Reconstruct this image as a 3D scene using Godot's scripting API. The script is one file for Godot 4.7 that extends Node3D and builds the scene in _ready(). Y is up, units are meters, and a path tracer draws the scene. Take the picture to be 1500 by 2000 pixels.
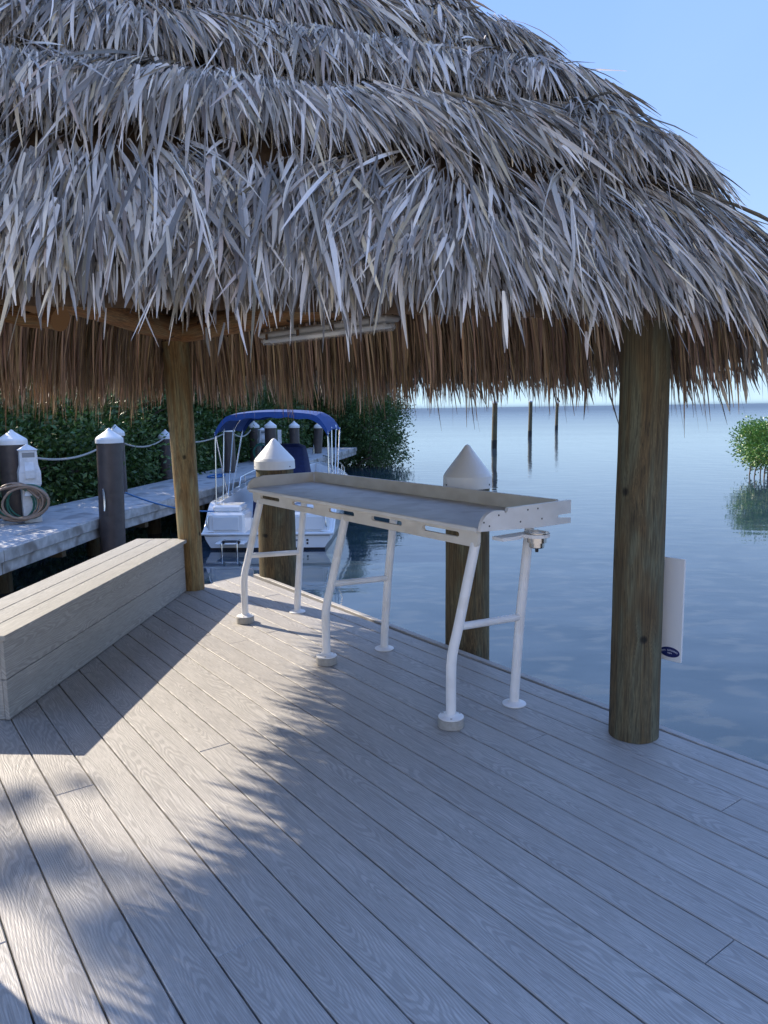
extends Node3D
# A thatched waterside shelter on a composite deck, a fish cleaning table, a boat at a dock and open water.
# World: y up, deck surface at y = 0, water at y = -0.7; P(x, y, f) puts a point f metres ahead (north) of the origin.

const WATER := -0.7
var rng := RandomNumberGenerator.new()
var taken := {}

func P(x: float, y: float, f: float) -> Vector3:
	return Vector3(x, y, -f)

# ---------------------------------------------------------------- mesh builder
class Mb:
	var v := PackedVector3Array()
	var n := PackedVector3Array()
	var u := PackedVector2Array()
	var c := PackedColorArray()
	var col := Color(1, 1, 1)
	func vert(p: Vector3, nn: Vector3, uv: Vector2) -> void:
		v.append(p); n.append(nn); u.append(uv); c.append(col)
	# corners counter-clockwise seen from outside
	func tri(a: Vector3, b: Vector3, d: Vector3, na: Vector3, nb: Vector3, nd: Vector3, ua := Vector2.ZERO, ub := Vector2.ZERO, ud := Vector2.ZERO) -> void:
		if (b - a).cross(d - a).dot(na + nb + nd) < 0.0:
			vert(a, na, ua); vert(b, nb, ub); vert(d, nd, ud)
		else:
			vert(a, na, ua); vert(d, nd, ud); vert(b, nb, ub)
	func quad(a: Vector3, b: Vector3, d: Vector3, e: Vector3, nn: Array, uvs: Array) -> void:
		tri(a, b, d, nn[0], nn[1], nn[2], uvs[0], uvs[1], uvs[2])
		tri(a, d, e, nn[0], nn[2], nn[3], uvs[0], uvs[2], uvs[3])
	# a flat convex face, turned away from centre
	func face(pts: Array, centre: Vector3, uvf = null) -> void:
		var nn: Vector3 = (pts[1] - pts[0]).cross(pts[2] - pts[0])
		if nn.length() < 1e-12 and pts.size() > 3:
			nn = (pts[2] - pts[0]).cross(pts[3] - pts[0])
		if nn.length() < 1e-12:
			return
		nn = nn.normalized()
		var q: Array = pts
		var mid := Vector3.ZERO
		for p in pts: mid += p
		mid /= pts.size()
		if nn.dot(mid - centre) < 0:
			q = pts.duplicate(); q.reverse(); nn = -nn
		for i in range(1, q.size() - 1):
			var uu := [Vector2.ZERO, Vector2.ZERO, Vector2.ZERO]
			if uvf != null:
				uu = [uvf.call(q[0]), uvf.call(q[i]), uvf.call(q[i + 1])]
			tri(q[0], q[i], q[i + 1], nn, nn, nn, uu[0], uu[1], uu[2])
	func box(mid: Vector3, size: Vector3, bev := 0.004, basis := Basis.IDENTITY, uvf = null) -> void:
		var h := size / 2.0
		bev = minf(bev, minf(h.x, minf(h.y, h.z)) * 0.9)
		var pt := func(s: Vector3, axis: int) -> Vector3:
			var q := Vector3(s.x * (h.x - bev), s.y * (h.y - bev), s.z * (h.z - bev))
			q[axis] = s[axis] * h[axis]
			return mid + basis * q
		for a in 3:
			var b := (a + 1) % 3
			var d := (a + 2) % 3
			for s in [-1.0, 1.0]:
				var ring := []
				for k in [[-1, -1], [1, -1], [1, 1], [-1, 1]]:
					var g := Vector3.ZERO
					g[a] = s; g[b] = k[0]; g[d] = k[1]
					ring.append(pt.call(g, a))
				face(ring, mid, uvf)
				for t in [-1.0, 1.0]:
					var g0 := Vector3.ZERO
					g0[a] = s; g0[b] = t; g0[d] = -1.0
					var g1 := g0
					g1[d] = 1.0
					face([pt.call(g0, a), pt.call(g0, b), pt.call(g1, b), pt.call(g1, a)], mid, uvf)
		for x in [-1.0, 1.0]:
			for y in [-1.0, 1.0]:
				for z in [-1.0, 1.0]:
					var g := Vector3(x, y, z)
					face([pt.call(g, 0), pt.call(g, 1), pt.call(g, 2)], mid, uvf)
	# profile of (radius, height) turned round the y axis at base; bend shifts each height sideways
	func lathe(profile: Array, seg := 24, base := Vector3.ZERO, lean := Vector3.ZERO, uscale := 1.0, wob := 0.0, sd := 1) -> void:
		var rows := []
		var nz := FastNoiseLite.new(); nz.seed = sd; nz.frequency = 1.0
		for i in profile.size():
			var pr: Vector2 = profile[i]
			var row := []
			for k in seg + 1:
				var a := TAU * k / seg
				var r := pr.x
				if wob > 0.0:
					r *= 1.0 + wob * nz.get_noise_3d(cos(a) * 1.2, pr.y * 0.9, sin(a) * 1.2)
				row.append(base + lean * pr.y + Vector3(cos(a) * r, pr.y, sin(a) * r))
			rows.append(row)
		for i in profile.size() - 1:
			var p0: Vector2 = profile[i]
			var p1: Vector2 = profile[i + 1]
			var d := p1 - p0
			if d.length() < 1e-6: continue
			for k in seg:
				var a0 := TAU * k / seg
				var a1 := TAU * (k + 1) / seg
				var s := Vector2(d.y, -d.x).normalized()
				var n0 := Vector3(cos(a0) * s.x, s.y, sin(a0) * s.x)
				var n1 := Vector3(cos(a1) * s.x, s.y, sin(a1) * s.x)
				var u0 := float(k) / seg * uscale
				var u1 := float(k + 1) / seg * uscale
				quad(rows[i][k], rows[i + 1][k], rows[i + 1][k + 1], rows[i][k + 1], [n0, n0, n1, n1],
					[Vector2(u0, p0.y), Vector2(u0, p1.y), Vector2(u1, p1.y), Vector2(u1, p0.y)])
	func tube(path: Array, radius, seg := 8, cap := true, wob := 0.0, sd := 1) -> void:
		var m := path.size()
		var rings := []
		var norms := []
		var up := Vector3(0.13, 0.97, 0.21).normalized()
		var along := 0.0
		var lens := []
		var nz := FastNoiseLite.new(); nz.seed = sd; nz.frequency = 1.3
		for i in m:
			if i > 0: along += (path[i] - path[i - 1]).length()
			lens.append(along)
			var t: Vector3 = (path[mini(i + 1, m - 1)] - path[maxi(i - 1, 0)]).normalized()
			if absf(t.dot(up)) > 0.97: up = Vector3(0.9, 0.1, 0.3).normalized()
			var x := t.cross(up).normalized()
			var y := x.cross(t).normalized()
			up = y
			var r: float = radius[i] if radius is Array else radius
			var ring := []
			var nn := []
			for k in seg + 1:
				var a := TAU * k / seg
				var d := x * cos(a) + y * sin(a)
				var rr := r
				if wob > 0.0: rr *= 1.0 + wob * nz.get_noise_3d(d.x * 1.2 + along, d.y * 1.2, d.z * 1.2 + along)
				ring.append(path[i] + d * rr); nn.append(d)
			rings.append(ring); norms.append(nn)
		for i in m - 1:
			for k in seg:
				var uu := [Vector2(float(k) / seg, lens[i]), Vector2(float(k + 1) / seg, lens[i]), Vector2(float(k + 1) / seg, lens[i + 1]), Vector2(float(k) / seg, lens[i + 1])]
				quad(rings[i][k], rings[i][k + 1], rings[i + 1][k + 1], rings[i + 1][k], [norms[i][k], norms[i][k + 1], norms[i + 1][k + 1], norms[i + 1][k]], uu)
		if cap:
			for e in [0, m - 1]:
				var inner: Vector3 = path[1] if e == 0 else path[m - 2]
				for k in seg:
					face([path[e], rings[e][k], rings[e][k + 1]], inner)
	# convex outline (in the x-z plane) between two heights, top edge eased
	func prism(poly: Array, y0: float, y1: float, bev: float, uvf = null) -> void:
		var mid := Vector3.ZERO
		for p in poly: mid += Vector3(p.x, 0, p.y)
		mid = mid / poly.size() + Vector3(0, (y0 + y1) / 2, 0)
		var m := poly.size()
		var area := 0.0
		for i in m: area += poly[i].cross(poly[(i + 1) % m])
		var sgn := 1.0 if area > 0 else -1.0
		var ins := []
		for i in m:
			var a: Vector2 = poly[(i + m - 1) % m]
			var b: Vector2 = poly[i]
			var d: Vector2 = poly[(i + 1) % m]
			var e0 := (b - a).normalized()
			var e1 := (d - b).normalized()
			var n0 := Vector2(-e0.y, e0.x) * sgn
			var n1 := Vector2(-e1.y, e1.x) * sgn
			var bis := n0 + n1
			ins.append(b + bis / maxf(bis.length_squared() / 2.0, 0.2) * bev)
		var top := []
		for p in ins: top.append(Vector3(p.x, y1, p.y))
		face(top, mid, uvf)
		var bot := []
		for p in poly: bot.append(Vector3(p.x, y0, p.y))
		face(bot, mid, uvf)
		for i in m:
			var j := (i + 1) % m
			var a := Vector3(poly[i].x, y1 - bev, poly[i].y)
			var b := Vector3(poly[j].x, y1 - bev, poly[j].y)
			face([a, b, top[j], top[i]], mid, uvf)
			face([Vector3(a.x, y0, a.z), Vector3(b.x, y0, b.z), b, a], mid, uvf)
	# outline in local x-y, thickness along z, centred on z
	func slab(poly: PackedVector2Array, z0: float, z1: float) -> void:
		var idx := Geometry2D.triangulate_polygon(poly)
		for s in [[z0, Vector3(0, 0, -1)], [z1, Vector3(0, 0, 1)]]:
			for i in range(0, idx.size(), 3):
				var q := [poly[idx[i]], poly[idx[i + 1]], poly[idx[i + 2]]]
				var w: float = (q[1] - q[0]).cross(q[2] - q[0])
				if (w < 0) == (s[1].z > 0): q.reverse()
				tri(Vector3(q[0].x, q[0].y, s[0]), Vector3(q[1].x, q[1].y, s[0]), Vector3(q[2].x, q[2].y, s[0]), s[1], s[1], s[1], q[0], q[1], q[2])
		var area := 0.0
		var m := poly.size()
		for i in m: area += poly[i].cross(poly[(i + 1) % m])
		for i in m:
			var a := poly[i]
			var b := poly[(i + 1) % m]
			if area < 0:
				var t := a; a = b; b = t
			var e := (b - a).normalized()
			var nn := Vector3(e.y, -e.x, 0)
			quad(Vector3(a.x, a.y, z1), Vector3(a.x, a.y, z0), Vector3(b.x, b.y, z0), Vector3(b.x, b.y, z1), [nn, nn, nn, nn], [a, a, b, b])
	func mesh() -> ArrayMesh:
		var arr := []
		arr.resize(Mesh.ARRAY_MAX)
		arr[Mesh.ARRAY_VERTEX] = v; arr[Mesh.ARRAY_NORMAL] = n; arr[Mesh.ARRAY_TEX_UV] = u; arr[Mesh.ARRAY_COLOR] = c
		var am := ArrayMesh.new()
		am.add_surface_from_arrays(Mesh.PRIMITIVE_TRIANGLES, arr)
		return am

# ---------------------------------------------------------------- scene helpers
func numbered(called: String) -> String:
	var k: int = taken.get(called, -1) + 1
	taken[called] = k
	return called if k == 0 else "%s_%03d" % [called, k]

func part(called: String, shape, mat: Material, parent: Node3D) -> MeshInstance3D:
	var o := MeshInstance3D.new()
	o.name = called
	o.mesh = shape.mesh() if shape is Mb else shape
	o.material_override = mat
	parent.add_child(o, true)
	return o

func tag(o: Node3D, label: String, category: String, group := "") -> void:
	o.set_meta("label", label); o.set_meta("category", category)
	if group: o.set_meta("group", group)

func thing(called: String, label: String, category: String, at := Vector3.ZERO, turn := 0.0, group := "") -> Node3D:
	var o := Node3D.new()
	o.name = numbered(called)
	add_child(o)
	o.position = at; o.rotation.y = turn
	tag(o, label, category, group)
	return o

func single(called: String, shape, mat: Material, label: String, category: String, at := Vector3.ZERO, group := "") -> MeshInstance3D:
	var o := part(numbered(called), shape, mat, self)
	o.position = at
	tag(o, label, category, group)
	return o

func structure(called: String) -> Node3D:
	var o := Node3D.new()
	o.name = called
	add_child(o)
	o.set_meta("kind", "structure")
	return o

func lin(r: float, g: float, b: float) -> Color:
	return Color(r, g, b).linear_to_srgb()

func mat(color: Color, rough := 0.6, metal := 0.0) -> StandardMaterial3D:
	var m := StandardMaterial3D.new()
	m.albedo_color = color; m.roughness = rough; m.metallic = metal
	return m

func noise(sd: int, freq: float, oct := 3) -> FastNoiseLite:
	var z := FastNoiseLite.new()
	z.seed = sd; z.frequency = freq; z.noise_type = FastNoiseLite.TYPE_SIMPLEX_SMOOTH
	z.fractal_octaves = oct
	return z

func normal_of(height: Image, strength: float) -> ImageTexture:
	var im := Image.new()
	im.copy_from(height)
	im.bump_map_to_normal_map(strength)
	return ImageTexture.create_from_image(im)

# colour image from a seamless noise image and a ramp of linear colours
func ramp_texture(src: Image, lo: Color, hi: Color, src2: Image = null, mid := Color(), amount := 0.0) -> ImageTexture:
	var w := src.get_width()
	var h := src.get_height()
	var im := Image.create(w, h, false, Image.FORMAT_RGB8)
	for y in h:
		for x in w:
			var q := lo.lerp(hi, src.get_pixel(x, y).r)
			if src2: q = q.lerp(mid, amount * smoothstep(0.5, 0.8, src2.get_pixel(x, y).r))
			im.set_pixel(x, y, q.linear_to_srgb())
	im.generate_mipmaps()
	return ImageTexture.create_from_image(im)

# ---------------------------------------------------------------- materials
var M := {}

# embossed composite board: arched grain, four boards wide, 2.4 m long
func board_textures() -> void:
	var w := 1600
	var h := 400
	var alb := Image.create(w, h, false, Image.FORMAT_RGB8)
	var bump := Image.create(w, h, false, Image.FORMAT_L8)
	var nz := noise(11, 1.0, 3)
	var fine := noise(12, 1.0, 2)
	for band in 4:
		var cx: float = [0.2, 0.75, 0.5, 0.35][band]
		var ph: float = band * 1.7
		var spread: float = [6.0, 4.2, 7.5, 5.2][band]
		for yy in 100:
			var y := band * 100 + yy
			var vv: float = yy / 100.0 - cx
			for x in w:
				var a := TAU * x / w
				var wx := cos(a) * 0.75
				var wy := sin(a) * 0.75
				var n1 := nz.get_noise_3d(wx, wy, vv * 1.1 + band * 9.0)
				var depth := 1.5 + 0.75 * sin(a + ph) + 0.25 * sin(2.0 * a + ph * 2.0) + n1 * 0.5
				var r := sqrt(vv * vv * spread * spread + depth * depth)
				var ring := r * 5.2 + n1 * 0.5
				var f := ring - floorf(ring)
				var line := smoothstep(0.28, 0.5, f) * (1.0 - smoothstep(0.82, 1.0, f))
				var st := fine.get_noise_3d(cos(a) * 5.0, sin(a) * 5.0, yy * 0.5 + band * 50.0)
				var st2 := fine.get_noise_3d(cos(a) * 2.2, sin(a) * 2.2, yy * 0.9 + band * 70.0)
				line = clampf(line * (0.75 + 0.8 * st2) + st * 0.7, 0.0, 1.0)
				var k := 0.82 + 0.13 * line + 0.07 * st2 + 0.04 * n1
				alb.set_pixel(x, y, Color(k, k * 0.992, k * 0.98))
				bump.set_pixel(x, y, Color(0.35 + 0.45 * line + 0.2 * st, 0, 0))
	alb.generate_mipmaps()
	M.board_alb = ImageTexture.create_from_image(alb)
	M.board_nrm = normal_of(bump, 2.2)
	M.board_rough = ImageTexture.create_from_image(bump)

# weathered round timber: u once round, v metres / 2.4
func timber_textures() -> void:
	var w := 384
	var h := 1024
	var alb := Image.create(w, h, false, Image.FORMAT_RGB8)
	var bump := Image.create(w, h, false, Image.FORMAT_L8)
	var big := noise(21, 1.0, 3)
	var st := noise(22, 1.0, 3)
	var knots := [[0.62, 0.14], [0.2, 0.47], [0.86, 0.66], [0.42, 0.83], [0.05, 0.2]]
	for y in h:
		var b := TAU * y / h
		for x in w:
			var uu := float(x) / w
			var vv := float(y) / h
			var swirl := 0.0
			var dark := 0.0
			for k in knots:
				var dx := uu - float(k[0])
				dx -= roundf(dx)
				var dy := vv - float(k[1])
				dy -= roundf(dy)
				var d := sqrt(dx * dx * 1.0 + dy * dy * 9.0)
				swirl += 0.05 * dx / (0.03 + d * d * 14.0)
				dark = maxf(dark, 1.0 - smoothstep(0.008, 0.035, sqrt(dx * dx + dy * dy * 11.0)))
			var a := TAU * (uu + swirl * 0.35)
			var n1 := big.get_noise_3d(cos(a) * 1.3, sin(a) * 1.3, cos(b) * 1.1 + sin(b) * 0.7)
			var n2 := st.get_noise_3d(cos(a) * 9.0, sin(a) * 9.0, sin(b) * 1.6 + cos(b) * 0.5)
			var n3 := st.get_noise_3d(cos(a) * 26.0, sin(a) * 26.0, sin(b) * 4.0 + 5.0)
			var k0 := 0.66 + 0.2 * n1 + 0.24 * n2 + 0.26 * n3
			var crack := smoothstep(0.36, 0.5, n2 + n3 * 0.5)
			k0 = clampf(k0 - 0.3 * crack - 0.42 * dark, 0.1, 1.0)
			var g := clampf(0.5 + n1 * 1.4, 0.0, 1.0)
			var q := Color(0.93, 0.79, 0.58).lerp(Color(0.78, 0.77, 0.65), g)
			alb.set_pixel(x, y, Color(q.r * k0, q.g * k0, q.b * k0))
			bump.set_pixel(x, y, Color(clampf(k0, 0, 1), 0, 0))
	alb.generate_mipmaps()
	M.timber_alb = ImageTexture.create_from_image(alb)
	M.timber_nrm = normal_of(bump, 2.5)

func timber(color: Color) -> StandardMaterial3D:
	var m := mat(color, 0.82)
	m.albedo_texture = M.timber_alb
	m.normal_enabled = true; m.normal_texture = M.timber_nrm; m.normal_scale = 0.7
	m.uv1_scale = Vector3(1, 1.0 / 2.4, 1)
	return m

func boards(color: Color, rough := 0.62) -> StandardMaterial3D:
	var m := mat(color, rough)
	m.albedo_texture = M.board_alb
	m.normal_enabled = true; m.normal_texture = M.board_nrm; m.normal_scale = 0.4
	return m

func plastered(color_lo: Color, color_hi: Color, scale: float, rough: float, sd: int, stain := Color(), amount := 0.0) -> StandardMaterial3D:
	var a := noise(sd, 0.02, 5).get_seamless_image(256, 256)
	var b := noise(sd + 1, 0.008, 3).get_seamless_image(256, 256)
	var m := mat(Color(1, 1, 1), rough)
	m.albedo_texture = ramp_texture(a, color_lo, color_hi, b, stain, amount)
	m.normal_enabled = true; m.normal_texture = normal_of(a, 3.0); m.normal_scale = 0.4
	m.uv1_triplanar = true; m.uv1_world_triplanar = true
	m.uv1_scale = Vector3.ONE * scale
	return m

func make_materials() -> void:
	board_textures()
	timber_textures()
	M.deck = []
	for k in 5:
		var t: float = [0.0, 0.02, -0.02, 0.012, -0.01][k]
		M.deck.append(boards(lin(0.53 + t, 0.51 + t, 0.49 + t * 0.9), 0.55))
	M.bench = boards(lin(0.48, 0.475, 0.455), 0.62)
	M.post = timber(lin(0.37, 0.37, 0.33))
	M.post_pale = timber(lin(0.90, 0.78, 0.58))
	M.pile = timber(lin(0.44, 0.41, 0.34))
	M.log = timber(lin(1.0, 0.66, 0.44))
	M.rafter = timber(lin(0.42, 0.28, 0.18))
	M.white = plastered(Color(0.78, 0.78, 0.77), Color(0.84, 0.84, 0.83), 1.7, 0.38, 31)
	M.tube_white = plastered(Color(0.80, 0.79, 0.78), Color(0.86, 0.855, 0.85), 2.3, 0.32, 33, Color(0.62, 0.58, 0.52), 0.35)
	M.table = plastered(Color(0.64, 0.60, 0.53), Color(0.74, 0.70, 0.63), 1.9, 0.5, 35, Color(0.48, 0.42, 0.34), 0.4)
	M.table_top = plastered(Color(0.68, 0.68, 0.67), Color(0.78, 0.78, 0.77), 1.4, 0.45, 37, Color(0.50, 0.48, 0.45), 0.5)
	M.puck = plastered(Color(0.30, 0.29, 0.26), Color(0.42, 0.40, 0.37), 9.0, 0.8, 39)
	M.steel = mat(lin(0.62, 0.58, 0.54), 0.22, 1.0)
	M.alu = mat(lin(0.78, 0.79, 0.80), 0.2, 1.0)
	M.screw = mat(lin(0.02, 0.02, 0.025), 0.5)
	M.black = mat(lin(0.012, 0.013, 0.015), 0.55)
	M.sleeve = plastered(Color(0.060, 0.047, 0.044), Color(0.088, 0.070, 0.066), 1.1, 0.42, 41)
	M.concrete = plastered(Color(0.38, 0.38, 0.385), Color(0.50, 0.50, 0.495), 0.8, 0.9, 43, Color(0.20, 0.20, 0.20), 0.6)
	M.peeling = plastered(Color(0.30, 0.29, 0.27), Color(0.62, 0.61, 0.59), 0.9, 0.85, 45, Color(0.17, 0.14, 0.11), 0.75)
	M.dock_timber = timber(lin(0.30, 0.27, 0.23))
	M.gel = mat(lin(0.83, 0.84, 0.84), 0.16)
	M.gel.clearcoat_enabled = true; M.gel.clearcoat = 0.5; M.gel.clearcoat_roughness = 0.08
	M.bottom_paint = mat(lin(0.008, 0.01, 0.018), 0.5)
	M.rub = mat(lin(0.22, 0.24, 0.28), 0.45)
	M.canvas = plastered(Color(0.012, 0.05, 0.20), Color(0.022, 0.075, 0.26), 2.0, 0.85, 47)
	M.navy = plastered(Color(0.006, 0.016, 0.075), Color(0.012, 0.028, 0.12), 2.0, 0.85, 49)
	M.rope = mat(lin(0.42, 0.40, 0.36), 0.9)
	M.blue_rope = mat(lin(0.06, 0.18, 0.40), 0.8)
	M.hose_tan = mat(lin(0.30, 0.21, 0.15), 0.5)
	M.hose_green = mat(lin(0.02, 0.13, 0.09), 0.45)
	M.ivory = plastered(Color(0.70, 0.71, 0.72), Color(0.79, 0.80, 0.81), 3.0, 0.45, 51, Color(0.40, 0.40, 0.38), 0.4)
	M.tinted = mat(lin(0.25, 0.27, 0.28), 0.25)
	M.sign_back = mat(lin(0.72, 0.72, 0.71), 0.35)
	M.sticker = mat(lin(0.008, 0.016, 0.11), 0.35)
	M.letter = mat(lin(0.62, 0.64, 0.72), 0.5)
	M.housing = mat(lin(0.45, 0.44, 0.41), 0.45)
	M.lens = mat(Color(0.93, 0.94, 0.92, 0.28), 0.06)
	M.lens.transparency = BaseMaterial3D.TRANSPARENCY_ALPHA
	M.lamp_tube = mat(lin(0.78, 0.78, 0.76), 0.3)
	M.glass = mat(Color(0.10, 0.12, 0.13, 0.35), 0.04)
	M.glass.transparency = BaseMaterial3D.TRANSPARENCY_ALPHA
	M.thatch = mat(Color(1, 1, 1), 0.8)
	M.thatch.vertex_color_use_as_albedo = true
	M.thatch.backlight_enabled = true; M.thatch.backlight = Color(0.30, 0.22, 0.13)
	M.thatch.cull_mode = BaseMaterial3D.CULL_DISABLED
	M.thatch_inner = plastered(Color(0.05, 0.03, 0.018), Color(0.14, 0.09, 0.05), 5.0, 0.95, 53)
	M.leaf = mat(Color(1, 1, 1), 0.38)
	M.leaf.vertex_color_use_as_albedo = true
	M.leaf.backlight_enabled = true; M.leaf.backlight = Color(0.34, 0.50, 0.08)
	M.leaf.cull_mode = BaseMaterial3D.CULL_DISABLED
	M.bark = plastered(Color(0.12, 0.085, 0.065), Color(0.26, 0.20, 0.16), 4.0, 0.95, 55)
	M.feather = mat(lin(0.03, 0.028, 0.026), 0.8)

# ---------------------------------------------------------------- camera, sky and sun
func stage() -> void:
	var cam := Camera3D.new()
	cam.name = "camera"
	add_child(cam)
	cam.position = Vector3(0, 1.5, 0)
	cam.rotation_degrees = Vector3(-7.93, 0, -0.84)
	cam.fov = 69.2
	cam.near = 0.05; cam.far = 9000.0
	cam.current = true

	var sm := ProceduralSkyMaterial.new()
	sm.sky_top_color = Color(0.385, 0.505, 0.725)
	sm.sky_horizon_color = Color(0.57, 0.655, 0.71)
	sm.sky_curve = 0.16
	sm.sky_energy_multiplier = 1.0
	sm.ground_bottom_color = Color(0.20, 0.30, 0.42)
	sm.ground_horizon_color = Color(0.57, 0.66, 0.72)
	sm.ground_curve = 0.06
	sm.sun_angle_max = 46.0; sm.sun_curve = 0.30
	# thin, torn cirrus over the whole dome
	var cw := 1024
	var ch := 512
	var cloud := Image.create(cw, ch, false, Image.FORMAT_RGBA8)
	var cz := noise(71, 1.0, 5)
	var cy := noise(72, 1.0, 3)
	for y in ch:
		var el := PI / 2.0 - PI * (y + 0.5) / ch
		for x in cw:
			var a := 0.0
			if el > 0.0:
				var az := TAU * x / cw
				var d := Vector3(cos(az) * cos(el), sin(el), sin(az) * cos(el))
				var flat := Vector2(d.x, d.z) / (d.y + 0.16)
				var w := cz.get_noise_2d(flat.x * 0.8 + 3.0, flat.y * 2.4)
				var g := cy.get_noise_2d(flat.x * 0.35, flat.y * 0.4)
				a = clampf(smoothstep(0.02, 0.6, w * 0.8 + g * 0.7) * 0.5, 0.0, 1.0) * smoothstep(0.0, 0.08, el)
			cloud.set_pixel(x, y, Color(1, 1, 1, a))
	sm.sky_cover = ImageTexture.create_from_image(cloud)
	sm.sky_cover_modulate = Color(0.10, 0.10, 0.10)
	var sky := Sky.new()
	sky.sky_material = sm
	var env := Environment.new()
	env.background_mode = Environment.BG_SKY
	env.sky = sky
	env.background_energy_multiplier = 1.0
	env.tonemap_mode = Environment.TONE_MAPPER_LINEAR
	env.tonemap_exposure = 2.5
	env.sdfgi_enabled = true; env.ssao_enabled = true; env.ssil_enabled = true
	var we := WorldEnvironment.new()
	we.name = "world_environment"
	we.environment = env
	add_child(we)

	var sun := DirectionalLight3D.new()
	sun.name = "sun"
	add_child(sun)
	# shadows fall 1.125 m right and 0.814 m towards the viewer for each metre of height
	sun.look_at_from_position(Vector3.ZERO, Vector3(1.125, -1.0, 0.814), Vector3.UP)
	sun.light_energy = 0.98
	sun.light_color = Color(1.0, 0.95, 0.87)
	sun.light_angular_distance = 0.53
	sun.shadow_enabled = true

# ---------------------------------------------------------------- water
func build_water() -> void:
	var m := mat(Color(1, 1, 1), 0.035)
	m.metallic_specular = 0.5
	# ripples: long low swell crossed by finer wavelets
	var w := 1024
	var long_z := noise(61, 0.006, 2)
	var fine_z := noise(62, 0.021, 3)
	var la := long_z.get_seamless_image(w, w)
	var fa := fine_z.get_seamless_image(w, w)
	var patch := noise(63, 0.004, 2).get_seamless_image(w, w)
	var hi := Image.create(w, w, false, Image.FORMAT_RF)
	for y in w:
		for x in w:
			var k := patch.get_pixel(x, y).r
			hi.set_pixel(x, y, Color(0.7 * la.get_pixel(x, y).r + fa.get_pixel(x, y).r * 0.3 * smoothstep(0.25, 0.85, k), 0, 0))
	hi.convert(Image.FORMAT_RGB8)
	m.normal_enabled = true
	m.normal_texture = normal_of(hi, 6.0)
	m.normal_scale = 0.16
	m.uv1_scale = Vector3(1.0 / 9.0, 1.0 / 4.5, 1)
	# pale sand and dark grass patches of the shallow bottom
	var s1 := noise(64, 0.012, 4).get_seamless_image(512, 512)
	var s2 := noise(65, 0.03, 4).get_seamless_image(512, 512)
	m.albedo_texture = ramp_texture(s1, Color(0.016, 0.034, 0.056), Color(0.036, 0.060, 0.090), s2, Color(0.055, 0.075, 0.095), 0.7)
	# still basin, then wind-ruffled water farther out
	var sea := structure("water")
	sea.position = Vector3(0, WATER, 0)
	var edges := [400.0]
	for k in 33: edges.append(-16.0 * pow(1.105, k + 0.3 * sin(k * 2.3)))
	edges.append(-7000.0)
	for j in edges.size() - 1:
		var b := Mb.new()
		var z0: float = edges[j]
		var z1: float = edges[j + 1]
		var a := Vector3(-5000, 0, z0)
		var c := Vector3(5000, 0, z1)
		b.quad(a, Vector3(c.x, 0, a.z), c, Vector3(a.x, 0, c.z), [Vector3.UP, Vector3.UP, Vector3.UP, Vector3.UP], [Vector2(a.x, a.z), Vector2(c.x, a.z), Vector2(c.x, c.z), Vector2(a.x, c.z)])
		var mm: StandardMaterial3D = m.duplicate()
		var far := clampf(float(j) / 33.0, 0.0, 1.0)
		mm.roughness = 0.03 + 0.33 * pow(far, 1.5)
		mm.normal_scale = 0.12 + 0.88 * pow(far, 1.6)
		part("calm_water" if j < 6 else "ruffled_water", b, mm, sea)
	# pale crushed coral yard behind the deck
	var yard := structure("yard")
	var yb := Mb.new()
	yb.box(P(9.0, -0.45, -24.0), Vector3(60, 0.8, 43.4), 0.02)
	part("crushed_coral", yb, plastered(Color(0.44, 0.41, 0.36), Color(0.62, 0.58, 0.52), 0.7, 0.95, 57), yard)

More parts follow.
